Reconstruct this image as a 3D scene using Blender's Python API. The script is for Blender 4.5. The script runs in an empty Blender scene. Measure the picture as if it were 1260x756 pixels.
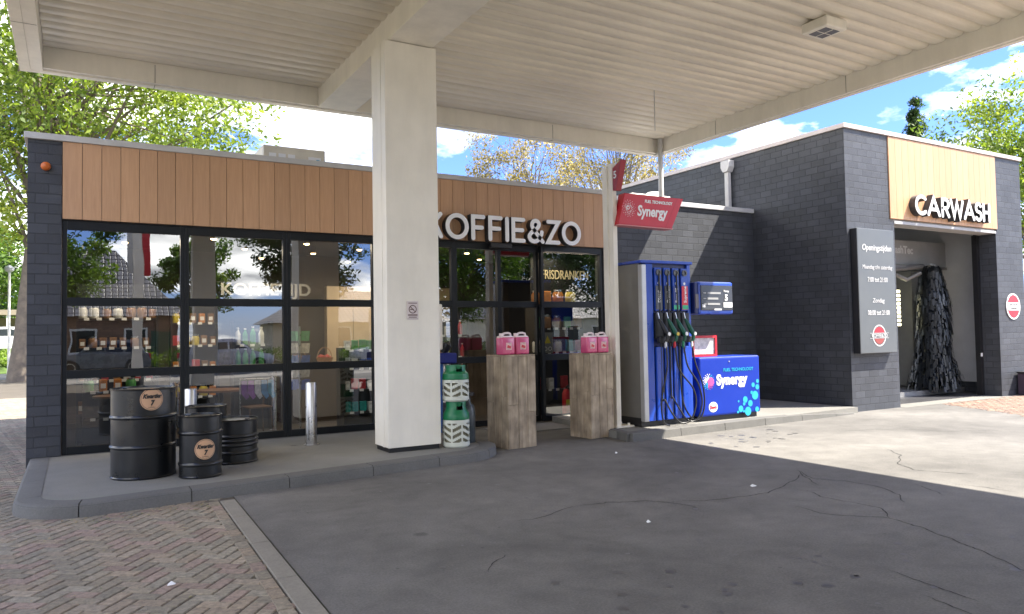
import bpy, bmesh, math, random
import numpy as np
from mathutils import Vector, Matrix
R = math.radians
PI = math.pi
rnd = random.Random(7)
C = bpy.context.scene
COL = C.collection

# ------------------------------------------------------------------ camera
cam_d = bpy.data.cameras.new('camera')
cam = bpy.data.objects.new('camera', cam_d); COL.objects.link(cam)
rt = Vector((0.86353305, -0.5039937, -0.01735028)); up = Vector((-0.00330236, -0.04005597, 0.99919198)); fw = Vector((0.50428144, 0.862778, 0.03625402))
m = Matrix.Identity(4)
for i in range(3):
    m[i][0] = rt[i]; m[i][1] = up[i]; m[i][2] = -fw[i]
m.translation = Vector((0, 0, 1.6)) if False else m.translation
cam.matrix_world = Matrix.Translation((0, 0, 1.6)) @ m
cam_d.sensor_width = 36; cam_d.lens = 36 * 921.25 / 1260
cam_d.clip_start = 0.05; cam_d.clip_end = 2000
C.camera = cam
# ------------------------------------------------------------------ world, sun, exposure
SUN = Vector((0.64, -0.43, 1.0)).normalized()
w = bpy.data.worlds.new('World'); C.world = w; w.use_nodes = True
nt = w.node_tree; nt.nodes.clear()
CSEED = 1.1
def N(nt, t, **k):
    n = nt.nodes.new(t)
    for a, b in k.items():
        setattr(n, a, b)
    return n
out = N(nt, 'ShaderNodeOutputWorld'); bg = N(nt, 'ShaderNodeBackground')
sky = N(nt, 'ShaderNodeTexSky', sky_type='NISHITA', sun_disc=False)
sky.sun_elevation = math.asin(SUN.z); sky.sun_rotation = math.atan2(SUN.x, SUN.y); sky.air_density = 1.0; sky.dust_density = 0.2; sky.ozone_density = 4.0
tc = N(nt, 'ShaderNodeTexCoord'); sx = N(nt, 'ShaderNodeSeparateXYZ'); nt.links.new(tc.outputs['Generated'], sx.inputs[0])
za = N(nt, 'ShaderNodeMath', operation='MAXIMUM'); za.inputs[1].default_value = 0.0; nt.links.new(sx.outputs[2], za.inputs[0])
zb = N(nt, 'ShaderNodeMath', operation='ADD'); zb.inputs[1].default_value = 0.22; nt.links.new(za.outputs[0], zb.inputs[0])
dx = N(nt, 'ShaderNodeMath', operation='DIVIDE'); dy = N(nt, 'ShaderNodeMath', operation='DIVIDE')
nt.links.new(sx.outputs[0], dx.inputs[0]); nt.links.new(zb.outputs[0], dx.inputs[1])
nt.links.new(sx.outputs[1], dy.inputs[0]); nt.links.new(zb.outputs[0], dy.inputs[1])
cx = N(nt, 'ShaderNodeCombineXYZ'); nt.links.new(dx.outputs[0], cx.inputs[0]); nt.links.new(dy.outputs[0], cx.inputs[1]); cx.inputs[2].default_value = CSEED
n1 = N(nt, 'ShaderNodeTexNoise'); n1.inputs['Scale'].default_value = 1.15; n1.inputs['Detail'].default_value = 9; n1.inputs['Roughness'].default_value = 0.55
nt.links.new(cx.outputs[0], n1.inputs['Vector'])
cr = N(nt, 'ShaderNodeValToRGB'); cr.color_ramp.elements[0].position = 0.465; cr.color_ramp.elements[1].position = 0.54
nt.links.new(n1.outputs[0], cr.inputs[0])
n2 = N(nt, 'ShaderNodeTexNoise'); n2.inputs['Scale'].default_value = 3.1; n2.inputs['Detail'].default_value = 6
nt.links.new(cx.outputs[0], n2.inputs['Vector'])
cc = N(nt, 'ShaderNodeValToRGB'); cc.color_ramp.elements[0].position = 0.35; cc.color_ramp.elements[1].position = 0.62
cc.color_ramp.elements[0].color = (2.0, 2.15, 2.45, 1); cc.color_ramp.elements[1].color = (14, 13.8, 13.2, 1)
nt.links.new(n2.outputs[0], cc.inputs[0])
mx = N(nt, 'ShaderNodeMixRGB'); nt.links.new(cr.outputs[0], mx.inputs[0]); skm = N(nt, 'ShaderNodeVectorMath', operation='MULTIPLY'); skm.inputs[1].default_value = (.44, .52, .84); nt.links.new(sky.outputs[0], skm.inputs[0]); nt.links.new(skm.outputs[0], mx.inputs[1]); nt.links.new(cc.outputs[0], mx.inputs[2])
nt.links.new(mx.outputs[0], bg.inputs[0]); bg.inputs[1].default_value = 0.092
nt.links.new(bg.outputs[0], out.inputs[0])
sl = bpy.data.lights.new('sun', 'SUN'); sl.energy = 3.4; sl.angle = R(0.5); sl.color = (1.0, 0.93, 0.82)
so = bpy.data.objects.new('sun', sl); COL.objects.link(so); so.location = (20, -9, 30)
so.rotation_euler = (-SUN).to_track_quat('-Z', 'Y').to_euler()
C.view_settings.view_transform = 'Standard'; C.view_settings.look = 'None'; C.view_settings.gamma = 1
C.view_settings.exposure = 2.3
C.view_settings.use_curve_mapping = False

# ------------------------------------------------------------------ materials
MATS = {}
def mat(name, col=(.5, .5, .5), rough=.6, metal=0, var=.12, vscale=3.0, bump=0.0, bscale=40, spec=None, emit=None, estr=0, attr=False, coat=0):
    if name in MATS: return MATS[name]
    M = bpy.data.materials.new(name); M.use_nodes = True; t = M.node_tree
    b = t.nodes['Principled BSDF']
    b.inputs['Roughness'].default_value = rough; b.inputs['Metallic'].default_value = metal
    if spec is not None: b.inputs['Specular IOR Level'].default_value = spec
    if coat: b.inputs['Coat Weight'].default_value = coat; b.inputs['Coat Roughness'].default_value = .08
    tcn = N(t, 'ShaderNodeTexCoord'); no = N(t, 'ShaderNodeTexNoise'); no.inputs['Scale'].default_value = vscale; no.inputs['Detail'].default_value = 7; no.inputs['Roughness'].default_value = .62
    t.links.new(tcn.outputs['Object'], no.inputs['Vector'])
    mr = N(t, 'ShaderNodeMapRange'); mr.inputs[1].default_value = .3; mr.inputs[2].default_value = .7; mr.inputs[3].default_value = 1 - var; mr.inputs[4].default_value = 1 + var * .6
    t.links.new(no.outputs[0], mr.inputs[0])
    mul = N(t, 'ShaderNodeVectorMath', operation='SCALE')
    if attr:
        at = N(t, 'ShaderNodeAttribute'); at.attribute_name = 'Col'; t.links.new(at.outputs['Color'], mul.inputs[0])
    else:
        mul.inputs[0].default_value = col
    t.links.new(mr.outputs[0], mul.inputs['Scale']); t.links.new(mul.outputs[0], b.inputs['Base Color'])
    mr2 = N(t, 'ShaderNodeMapRange'); mr2.inputs[1].default_value = .3; mr2.inputs[2].default_value = .7; mr2.inputs[3].default_value = max(.02, rough - .1 * min(1, rough * 2)); mr2.inputs[4].default_value = min(1, rough + .1)
    t.links.new(no.outputs[0], mr2.inputs[0]); t.links.new(mr2.outputs[0], b.inputs['Roughness'])
    if bump:
        nb = N(t, 'ShaderNodeTexNoise'); nb.inputs['Scale'].default_value = bscale; nb.inputs['Detail'].default_value = 4
        t.links.new(tcn.outputs['Object'], nb.inputs['Vector'])
        bp = N(t, 'ShaderNodeBump'); bp.inputs['Strength'].default_value = bump; bp.inputs['Distance'].default_value = .01
        t.links.new(nb.outputs[0], bp.inputs['Height']); t.links.new(bp.outputs[0], b.inputs['Normal'])
    if emit: b.inputs['Emission Color'].default_value = (*emit, 1); b.inputs['Emission Strength'].default_value = estr
    MATS[name] = M; return M

def block_mat(name, col, mortar=.62):
    M = bpy.data.materials.new(name); M.use_nodes = True; t = M.node_tree; b = t.nodes['Principled BSDF']
    uv = N(t, 'ShaderNodeTexCoord'); br = N(t, 'ShaderNodeTexBrick'); br.offset = .5; br.squash = 1
    br.inputs['Scale'].default_value = 1; br.inputs['Mortar Size'].default_value = .0065; br.inputs['Mortar Smooth'].default_value = .3
    br.inputs['Brick Width'].default_value = .29; br.inputs['Row Height'].default_value = .131; br.inputs['Bias'].default_value = 0
    c1 = tuple(c * .82 for c in col); c2 = tuple(c * 1.18 for c in col); c3 = tuple(c * mortar for c in col)
    br.inputs['Color1'].default_value = (*c1, 1); br.inputs['Color2'].default_value = (*c2, 1); br.inputs['Mortar'].default_value = (*c3, 1)
    # hand-laid: wobble the coordinates a little
    nz = N(t, 'ShaderNodeTexNoise'); nz.inputs['Scale'].default_value = 1.6; t.links.new(uv.outputs['UV'], nz.inputs['Vector'])
    vm = N(t, 'ShaderNodeVectorMath', operation='MULTIPLY_ADD'); vm.inputs[1].default_value = (.02, .014, 0)
    t.links.new(nz.outputs['Color'], vm.inputs[0]); t.links.new(uv.outputs['UV'], vm.inputs[2]); t.links.new(vm.outputs[0], br.inputs['Vector'])
    no = N(t, 'ShaderNodeTexNoise'); no.inputs['Scale'].default_value = 1.3; no.inputs['Detail'].default_value = 8; no.inputs['Roughness'].default_value = .65
    t.links.new(uv.outputs['UV'], no.inputs['Vector'])
    mr = N(t, 'ShaderNodeMapRange'); mr.inputs[1].default_value = .3; mr.inputs[2].default_value = .7; mr.inputs[3].default_value = .8; mr.inputs[4].default_value = 1.2; t.links.new(no.outputs[0], mr.inputs[0])
    mu = N(t, 'ShaderNodeVectorMath', operation='SCALE'); t.links.new(br.outputs['Color'], mu.inputs[0]); t.links.new(mr.outputs[0], mu.inputs['Scale']); t.links.new(mu.outputs[0], b.inputs['Base Color'])
    b.inputs['Roughness'].default_value = .55
    fine = N(t, 'ShaderNodeTexNoise'); fine.inputs['Scale'].default_value = 38; fine.inputs['Detail'].default_value = 5; t.links.new(uv.outputs['UV'], fine.inputs['Vector'])
    ad = N(t, 'ShaderNodeMath', operation='MULTIPLY_ADD'); ad.inputs[1].default_value = -1.3; t.links.new(br.outputs['Fac'], ad.inputs[0])
    f2 = N(t, 'ShaderNodeMath', operation='MULTIPLY'); f2.inputs[1].default_value = .5; t.links.new(fine.outputs[0], f2.inputs[0]); 
    gy = N(t, 'ShaderNodeMath', operation='ADD')
    # per-brick tilt: brick colour value drives height
    sp = N(t, 'ShaderNodeSeparateColor'); t.links.new(br.outputs['Color'], sp.inputs[0])
    f3 = N(t, 'ShaderNodeMath', operation='MULTIPLY'); f3.inputs[1].default_value = 8; t.links.new(sp.outputs[0], f3.inputs[0])
    t.links.new(f2.outputs[0], gy.inputs[0]); t.links.new(f3.outputs[0], gy.inputs[1]); t.links.new(gy.outputs[0], ad.inputs[2])
    bp = N(t, 'ShaderNodeBump'); bp.inputs['Strength'].default_value = .85; bp.inputs['Distance'].default_value = .011
    t.links.new(ad.outputs[0], bp.inputs['Height']); t.links.new(bp.outputs[0], b.inputs['Normal'])
    MATS[name] = M; return M

def wood_mat(name, dark, light, scale=(9, 9, .6), rough=.55, attr=True, weather=False):
    M = bpy.data.materials.new(name); M.use_nodes = True; t = M.node_tree; b = t.nodes['Principled BSDF']
    tcn = N(t, 'ShaderNodeTexCoord'); mp = N(t, 'ShaderNodeMapping'); mp.inputs['Scale'].default_value = scale
    src = tcn.outputs['Object']
    if attr:   # shift the grain per board
        at = N(t, 'ShaderNodeAttribute'); at.attribute_name = 'Col'
        va = N(t, 'ShaderNodeVectorMath', operation='MULTIPLY_ADD'); va.inputs[1].default_value = (7, 3, 13)
        t.links.new(at.outputs['Color'], va.inputs[0]); t.links.new(src, va.inputs[2]); src = va.outputs[0]
    t.links.new(src, mp.inputs[0])
    n_ = N(t, 'ShaderNodeTexNoise'); n_.inputs['Scale'].default_value = 3.5; n_.inputs['Detail'].default_value = 9; n_.inputs['Roughness'].default_value = .6; n_.inputs['Distortion'].default_value = .8
    t.links.new(mp.outputs[0], n_.inputs['Vector'])
    rp = N(t, 'ShaderNodeValToRGB'); rp.color_ramp.elements[0].position = .32; rp.color_ramp.elements[1].position = .68
    rp.color_ramp.elements[0].color = (*dark, 1); rp.color_ramp.elements[1].color = (*light, 1); t.links.new(n_.outputs[0], rp.inputs[0])
    last = rp.outputs[0]
    if attr:
        sp = N(t, 'ShaderNodeSeparateColor'); t.links.new(at.outputs['Color'], sp.inputs[0])
        mr = N(t, 'ShaderNodeMapRange'); mr.inputs[3].default_value = .92; mr.inputs[4].default_value = 1.07; t.links.new(sp.outputs[0], mr.inputs[0])
        mu = N(t, 'ShaderNodeVectorMath', operation='SCALE'); t.links.new(last, mu.inputs[0]); t.links.new(mr.outputs[0], mu.inputs['Scale']); last = mu.outputs[0]
    if weather:
        n3 = N(t, 'ShaderNodeTexNoise'); n3.inputs['Scale'].default_value = 4; n3.inputs['Detail'].default_value = 6; t.links.new(tcn.outputs['Object'], n3.inputs['Vector'])
        m3 = N(t, 'ShaderNodeMapRange'); m3.inputs[1].default_value = .35; m3.inputs[2].default_value = .7; m3.inputs[3].default_value = .6; m3.inputs[4].default_value = 1.15; t.links.new(n3.outputs[0], m3.inputs[0])
        mu = N(t, 'ShaderNodeVectorMath', operation='SCALE'); t.links.new(last, mu.inputs[0]); t.links.new(m3.outputs[0], mu.inputs['Scale']); last = mu.outputs[0]
    t.links.new(last, b.inputs['Base Color']); b.inputs['Roughness'].default_value = rough
    bp = N(t, 'ShaderNodeBump'); bp.inputs['Strength'].default_value = .35; bp.inputs['Distance'].default_value = .004
    t.links.new(n_.outputs[0], bp.inputs['Height']); t.links.new(bp.outputs[0], b.inputs['Normal'])
    MATS[name] = M; return M

def ground_mat(name, col, patch=.25, fine=.12, stains=True, rough=.85, warm=(1, 1, 1)):
    M = bpy.data.materials.new(name); M.use_nodes = True; t = M.node_tree; b = t.nodes['Principled BSDF']
    tcn = N(t, 'ShaderNodeTexCoord')
    def noise(s, d, r=.6, dist=0):
        n = N(t, 'ShaderNodeTexNoise'); n.inputs['Scale'].default_value = s; n.inputs['Detail'].default_value = d; n.inputs['Roughness'].default_value = r; n.inputs['Distortion'].default_value = dist
        t.links.new(tcn.outputs['Object'], n.inputs['Vector']); return n.outputs[0]
    def rng(o, a, b_, c, d):
        n = N(t, 'ShaderNodeMapRange'); n.inputs[1].default_value = a; n.inputs[2].default_value = b_; n.inputs[3].default_value = c; n.inputs[4].default_value = d; t.links.new(o, n.inputs[0]); return n.outputs[0]
    def mul(a, b_):
        n = N(t, 'ShaderNodeMath', operation='MULTIPLY'); t.links.new(a, n.inputs[0]); t.links.new(b_, n.inputs[1]); return n.outputs[0]
    f = mul(rng(noise(.35, 8, .62, .6), .3, .7, 1 - patch, 1 + patch), rng(noise(60, 3, .7), .3, .7, 1 - fine, 1 + fine))
    f = mul(f, rng(noise(3.0, 9, .68, .3), .3, .7, 1 - patch * .5, 1 + patch * .5))
    if stains:
        v = N(t, 'ShaderNodeTexVoronoi'); v.inputs['Scale'].default_value = 1.1; v.inputs['Randomness'].default_value = 1
        t.links.new(tcn.outputs['Object'], v.inputs['Vector'])
        n_ = noise(7, 4); a_ = N(t, 'ShaderNodeMath', operation='MULTIPLY_ADD'); a_.inputs[1].default_value = .1; t.links.new(n_, a_.inputs[0]); t.links.new(v.outputs['Distance'], a_.inputs[2])
        f = mul(f, rng(a_.outputs[0], .09, .13, .6, 1))
        v2 = N(t, 'ShaderNodeTexVoronoi'); v2.inputs['Scale'].default_value = 3.4; t.links.new(tcn.outputs['Object'], v2.inputs['Vector'])
        f = mul(f, rng(v2.outputs['Distance'], .035, .06, .68, 1))
    mu = N(t, 'ShaderNodeVectorMath', operation='SCALE'); mu.inputs[0].default_value = col; t.links.new(f, mu.inputs['Scale']); t.links.new(mu.outputs[0], b.inputs['Base Color'])
    b.inputs['Roughness'].default_value = rough
    bp = N(t, 'ShaderNodeBump'); bp.inputs['Strength'].default_value = .35; bp.inputs['Distance'].default_value = .006
    t.links.new(noise(120, 4, .7), bp.inputs['Height']); t.links.new(bp.outputs[0], b.inputs['Normal'])
    MATS[name] = M; return M

def glass_mat(name, base=.13, tint=(.72, .76, .76)):
    M = bpy.data.materials.new(name); M.use_nodes = True; t = M.node_tree; t.nodes.clear()
    o = N(t, 'ShaderNodeOutputMaterial'); mi = N(t, 'ShaderNodeMixShader'); tr = N(t, 'ShaderNodeBsdfTransparent'); gl = N(t, 'ShaderNodeBsdfGlossy')
    tr.inputs[0].default_value = (*tint, 1); gl.inputs['Roughness'].default_value = 0.0; gl.inputs[0].default_value = (.95, .97, 1, 1)
    fr = N(t, 'ShaderNodeFresnel'); fr.inputs[0].default_value = 1.5; ad = N(t, 'ShaderNodeMath', operation='ADD', use_clamp=True); ad.inputs[1].default_value = base
    tcn = N(t, 'ShaderNodeTexCoord'); nz = N(t, 'ShaderNodeTexNoise'); nz.inputs['Scale'].default_value = 1.2; t.links.new(tcn.outputs['Object'], nz.inputs['Vector'])
    bp = N(t, 'ShaderNodeBump'); bp.inputs['Strength'].default_value = .12; bp.inputs['Distance'].default_value = .01; t.links.new(nz.outputs[0], bp.inputs['Height']); t.links.new(bp.outputs[0], gl.inputs['Normal'])
    t.links.new(fr.outputs[0], ad.inputs[0]); t.links.new(ad.outputs[0], mi.inputs[0]); t.links.new(tr.outputs[0], mi.inputs[1]); t.links.new(gl.outputs[0], mi.inputs[2]); t.links.new(mi.outputs[0], o.inputs[0])
    MATS[name] = M; return M

def leaf_mat(name):
    M = bpy.data.materials.new(name); M.use_nodes = True; t = M.node_tree; b = t.nodes['Principled BSDF']; o = t.nodes['Material Output']
    at = N(t, 'ShaderNodeAttribute'); at.attribute_name = 'Col'; t.links.new(at.outputs['Color'], b.inputs['Base Color']); b.inputs['Roughness'].default_value = .5
    tl = N(t, 'ShaderNodeBsdfTranslucent'); sc = N(t, 'ShaderNodeVectorMath', operation='MULTIPLY'); sc.inputs[1].default_value = (1.5, 1.6, .7); t.links.new(at.outputs['Color'], sc.inputs[0]); t.links.new(sc.outputs[0], tl.inputs[0])
    mi = N(t, 'ShaderNodeMixShader'); mi.inputs[0].default_value = .45; t.links.new(b.outputs[0], mi.inputs[1]); t.links.new(tl.outputs[0], mi.inputs[2]); t.links.new(mi.outputs[0], o.inputs[0])
    MATS[name] = M; return M

BLK = block_mat('anthracite_blocks', (.047, .051, .060))
CLAD = wood_mat('cladding_wood', (.50, .283, .15), (.57, .335, .185), rough=.5)
WEATH = wood_mat('weathered_wood', (.29, .22, .145), (.52, .42, .295), scale=(4, 4, .5), rough=.8, weather=True)
ASPH = ground_mat('forecourt_slab', (.142, .136, .124), patch=.36, fine=.22)
CONC = ground_mat('island_concrete', (.20, .195, .175), patch=.15, stains=True)
KERB = ground_mat('kerb_concrete', (.125, .122, .113), patch=.2, stains=False)
FAR = ground_mat('far_ground', (.10, .115, .055), patch=.3, stains=False)
ROADM = ground_mat('road_asphalt', (.14, .14, .135), patch=.15, stains=False)
GLASS = glass_mat('window_glass', .15, (.68, .72, .70))
LEAF = leaf_mat('leaf')
FRAME = mat('black_frame', (.009, .011, .013), .4, var=.15, spec=.3)
WHITE = mat('cream_paint', (.90, .85, .74), .45, var=.07, vscale=1.5, bump=.05, bscale=60)
CANOPY = mat('canopy_sheet', (.87, .80, .66), .38, var=.1, vscale=.8, bump=.03, bscale=20)
GREYP = mat('grey_coping', (.55, .54, .52), .5, var=.12)
BLACK = mat('black_plastic', (.012, .012, .014), .45)
RUB = mat('rubber', (.015, .015, .016), .5)
BLUE = mat('blue_enamel', (.005, .055, .42), .3, var=.08, coat=.3)
DBLUE = mat('dark_blue', (.006, .014, .10), .4)
RED = mat('red_plastic', (.55, .015, .03), .4, var=.08)
DRED = mat('dark_red_plastic', (.32, .012, .025), .4, var=.08)
WHT = mat('white_face', (.82, .82, .82), .4, var=.04)
STEEL = mat('brushed_steel', (.55, .54, .52), .28, metal=1, var=.1, vscale=8)
SILV = mat('silver_trim', (.5, .5, .5), .4, metal=.6)
DRUM = mat('black_drum', (.007, .008, .009), .3, var=.3, vscale=5, coat=.25)
STK = mat('kraft_sticker', (.62, .37, .21), .6, var=.06)
PINK = mat('pink_fluid', (.62, .085, .20), .2, var=.1, vscale=6, coat=.4)
CAPW = mat('translucent_white', (.78, .66, .66), .35)
TRUNK = mat('bark', (.17, .14, .11), .9, var=.35, vscale=4, bump=.8, bscale=14)
INK = mat('ink', (.03, .025, .02), .6)
CYAN = mat('cyan_print', (.02, .38, .62), .4)

def streak(M, scale, lo):
    t = M.node_tree; b = t.nodes['Principled BSDF']; src = b.inputs['Base Color'].links[0].from_socket
    tcn = N(t, 'ShaderNodeTexCoord'); mp = N(t, 'ShaderNodeMapping'); mp.inputs['Scale'].default_value = scale; t.links.new(tcn.outputs['Object'], mp.inputs[0])
    n = N(t, 'ShaderNodeTexNoise'); n.inputs['Scale'].default_value = 1; n.inputs['Detail'].default_value = 8; n.inputs['Roughness'].default_value = .7; t.links.new(mp.outputs[0], n.inputs['Vector'])
    r = N(t, 'ShaderNodeMapRange'); r.inputs[1].default_value = .35; r.inputs[2].default_value = .6; r.inputs[3].default_value = lo; r.inputs[4].default_value = 1; t.links.new(n.outputs[0], r.inputs[0])
    m_ = N(t, 'ShaderNodeVectorMath', operation='SCALE'); t.links.new(src, m_.inputs[0]); t.links.new(r.outputs[0], m_.inputs['Scale']); t.links.new(m_.outputs[0], b.inputs['Base Color'])
streak(CANOPY, (.5, 9, 1), .86)
streak(WHITE, (3, 3, .5), .93)
# ------------------------------------------------------------------ mesh helpers
class MB:
    def __init__(s): s.v = []; s.f = []; s.mi = []; s.col = []
    def add(s, vs, fs, mi=0, col=None):
        o = len(s.v); s.v += [tuple(p) for p in vs]
        for f in fs: s.f.append(tuple(i + o for i in f)); s.mi.append(mi); s.col.append(col)
        return s
    def box(s, x0, x1, y0, y1, z0, z1, mi=0, col=None):
        vs = [(x, y, z) for z in (z0, z1) for y in (y0, y1) for x in (x0, x1)]
        return s.add(vs, [(0, 2, 3, 1), (4, 5, 7, 6), (0, 1, 5, 4), (2, 6, 7, 3), (0, 4, 6, 2), (1, 3, 7, 5)], mi, col)
    def quad(s, a, b, c, d, mi=0, col=None): return s.add([a, b, c, d], [(0, 1, 2, 3)], mi, col)
    def prism(s, pts, axis, a, b, mi=0, col=None):
        n = len(pts)
        def P(p, t):
            return {'z': (p[0], p[1], t), 'y': (p[0], t, p[1]), 'x': (t, p[0], p[1])}[axis]
        vs = [P(p, a) for p in pts] + [P(p, b) for p in pts]
        fs = [tuple(range(n)), tuple(range(2 * n - 1, n - 1, -1))] + [(i, i + n, (i + 1) % n + n, (i + 1) % n) for i in range(n)]
        return s.add(vs, fs, mi, col)
    def lathe(s, prof, cx=0, cy=0, cz=0, n=32, mi=0, axis='z', sx=1, sy=1):
        vs = []; fs = []
        for r, z in prof:
            for k in range(n):
                a = 2 * PI * k / n; u, v = r * math.cos(a) * sx, r * math.sin(a) * sy
                vs.append({'z': (cx + u, cy + v, cz + z), 'y': (cx + u, cy + z, cz + v), 'x': (cx + z, cy + u, cz + v)}[axis])
        for i in range(len(prof) - 1):
            for k in range(n):
                a, b = i * n + k, i * n + (k + 1) % n; fs.append((a, b, b + n, a + n))
        if prof[0][0] > 1e-4: fs.append(tuple(range(n - 1, -1, -1)))
        if prof[-1][0] > 1e-4: fs.append(tuple(range((len(prof) - 1) * n, len(prof) * n)))
        return s.add(vs, fs, mi)
    def tube(s, pts, rad, n=8, mi=0, flat=1.0, cap=True):
        pts = [Vector(p) for p in pts]; rs = rad if isinstance(rad, (list, tuple)) else [rad] * len(pts)
        rings = []; prev = None
        for i, p in enumerate(pts):
            t = (pts[min(i + 1, len(pts) - 1)] - pts[max(i - 1, 0)]).normalized()
            if prev is None:
                a = t.cross(Vector((0, 0, 1)));
                if a.length < .1: a = t.cross(Vector((1, 0, 0)))
            else: a = prev - t * prev.dot(t)
            a.normalize(); prev = a; b = t.cross(a)
            rings.append([p + (a * math.cos(2 * PI * k / n) + b * math.sin(2 * PI * k / n) * flat) * rs[i] for k in range(n)])
        vs = [q for r in rings for q in r]; fs = []
        for i in range(len(rings) - 1):
            for k in range(n):
                a, b = i * n + k, i * n + (k + 1) % n; fs.append((a, b, b + n, a + n))
        if cap: fs.append(tuple(range(n - 1, -1, -1))); fs.append(tuple(range((len(rings) - 1) * n, len(rings) * n)))
        return s.add(vs, fs, mi)
    def build(s, name, mats, parent=None, bevel=0, smooth=False, local=False, seg=2):
        off = Vector((0, 0, 0))
        if parent and not local:
            q = parent
            while q: off += q.location; q = q.parent
        me = bpy.data.meshes.new(name)
        me.from_pydata([Vector(p) - off for p in s.v], [], s.f)
        mats = mats if isinstance(mats, (list, tuple)) else [mats]
        for m_ in mats: me.materials.append(m_)
        for p, i in zip(me.polygons, s.mi): p.material_index = i
        if any(c is not None for c in s.col):
            ca = me.color_attributes.new('Col', 'FLOAT_COLOR', 'CORNER')
            for p, c in zip(me.polygons, s.col):
                c = c or (.5, .5, .5)
                for li in p.loop_indices: ca.data[li].color = (*c, 1)
        bm = bmesh.new(); bm.from_mesh(me)
        bmesh.ops.recalc_face_normals(bm, faces=bm.faces)
        if bevel: bmesh.ops.bevel(bm, geom=list(bm.edges), offset=bevel, segments=seg, affect='EDGES', clamp_overlap=True, profile=.5)
        uvl = bm.loops.layers.uv.new('UVMap')
        for f in bm.faces:
            n = f.normal; ax = max(range(3), key=lambda k: abs(n[k]))
            for l in f.loops:
                c = l.vert.co + off
                l[uvl].uv = (c.y, c.z) if ax == 0 else ((c.x, c.z) if ax == 1 else (c.x, c.y))
        bm.to_mesh(me); bm.free()
        if smooth:
            for p in me.polygons: p.use_smooth = True
            try: me.set_sharp_from_angle(angle=R(38))
            except Exception: pass
        o = bpy.data.objects.new(name, me); COL.objects.link(o)
        if parent: o.parent = parent
        return o

def thing(name, label, cat, loc=(0, 0, 0), rz=0, group=None):
    o = bpy.data.objects.new(name, None); COL.objects.link(o); o.empty_display_size = .2
    o.location = loc; o.rotation_euler = (0, 0, rz); tag(o, label, cat, group); return o
def tag(o, label=None, cat=None, group=None, kind=None):
    if label: o['label'] = label
    if cat: o['category'] = cat
    if group: o['group'] = group
    if kind: o['kind'] = kind
    return o
def struct(o): o['kind'] = 'structure'; return o
def dup(root, loc, rz=None, label=None, group=None, scale=None):
    r = root.copy(); COL.objects.link(r); r.location = loc
    if rz is not None: r.rotation_euler = (0, 0, rz)
    if scale: r.scale = (scale,) * 3 if not isinstance(scale, tuple) else scale
    if label: r['label'] = label
    if group: r['group'] = group
    for ch in list(root.children):
        c = ch.copy(); COL.objects.link(c); c.parent = r
        for g in ch.children:
            d = g.copy(); COL.objects.link(d); d.parent = c
    return r

_dg = None
def text(s, size, mt, parent, x, y, z, name='lettering', align='LEFT', bold=0, shear=0, ext=.002, facing='-y', sxx=1.0, local=False, rot=0):
    cu = bpy.data.curves.new('t', 'FONT'); cu.body = s; cu.size = size; cu.align_x = align; cu.offset = bold; cu.shear = shear; cu.extrude = ext; cu.resolution_u = 4
    o = bpy.data.objects.new('t', cu); COL.objects.link(o)
    dg = bpy.context.evaluated_depsgraph_get()
    me = bpy.data.meshes.new_from_object(o.evaluated_get(dg)); bpy.data.objects.remove(o); bpy.data.curves.remove(cu)
    M = Matrix.Rotation(rot, 4, 'Z') @ Matrix.Diagonal((sxx, 1, 1, 1))
    M = Matrix.Rotation(R(90), 4, 'X') @ M
    if facing == '-x': M = Matrix.Rotation(R(-90), 4, 'Z') @ M
    if facing == 'curved': pass
    me.transform(M); me.materials.clear(); me.materials.append(mt)
    off = Vector((0, 0, 0)); q = parent
    while q and not local: off += q.location; q = q.parent
    me.transform(Matrix.Translation(Vector((x, y, z)) - off))
    ob = bpy.data.objects.new(name, me); COL.objects.link(ob); ob.parent = parent
    return ob

def ribbon_outline(pts, w, closed=False):
    """2-D outline polygons of a stroke of half-width w with round ends."""
    P = [Vector(p) for p in pts]; n = len(P)
    L = []; Rr = []
    for i in range(n):
        if closed: a, b = P[(i - 1) % n], P[(i + 1) % n]
        else: a, b = P[max(i - 1, 0)], P[min(i + 1, n - 1)]
        if not closed and 0 < i < n - 1 or closed:
            d1 = (P[i] - a).normalized(); d2 = (b - P[i]).normalized(); t = (d1 + d2).normalized(); k = 1 / max(.45, math.sqrt((1 + d1.dot(d2)) / 2))
        else: t = (b - a).normalized(); k = 1
        nn = Vector((-t.y, t.x)) * w * k
        L.append(P[i] + nn); Rr.append(P[i] - nn)
    if closed: return L, Rr
    def cap(c, frm):
        a0 = math.atan2(frm.y - c.y, frm.x - c.x)
        return [Vector((c.x + w * math.cos(a0 - PI * k / 8), c.y + w * math.sin(a0 - PI * k / 8))) for k in range(1, 8)]
    return L + cap(P[-1], L[-1]) + Rr[::-1] + cap(P[0], Rr[0]), None
def arc(cx, cy, rx, ry, a0, a1, n=14):
    return [(cx + rx * math.cos(R(a0 + (a1 - a0) * k / n)), cy + ry * math.sin(R(a0 + (a1 - a0) * k / n))) for k in range(n + 1)]
def cat2(pts, n=5):
    P = [Vector(p) for p in pts]; P = [P[0] * 2 - P[1]] + P + [P[-1] * 2 - P[-2]]; o = []
    for i in range(1, len(P) - 2):
        for k in range(n):
            t = k / n; a, b, c, d = P[i - 1:i + 3]; q = .5 * ((2 * b) + (c - a) * t + (2 * a - 5 * b + 4 * c - d) * t * t + (3 * b - a - 3 * c + d) * t ** 3); o.append((q.x, q.y))
    o.append((P[-2].x, P[-2].y)); return o
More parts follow.
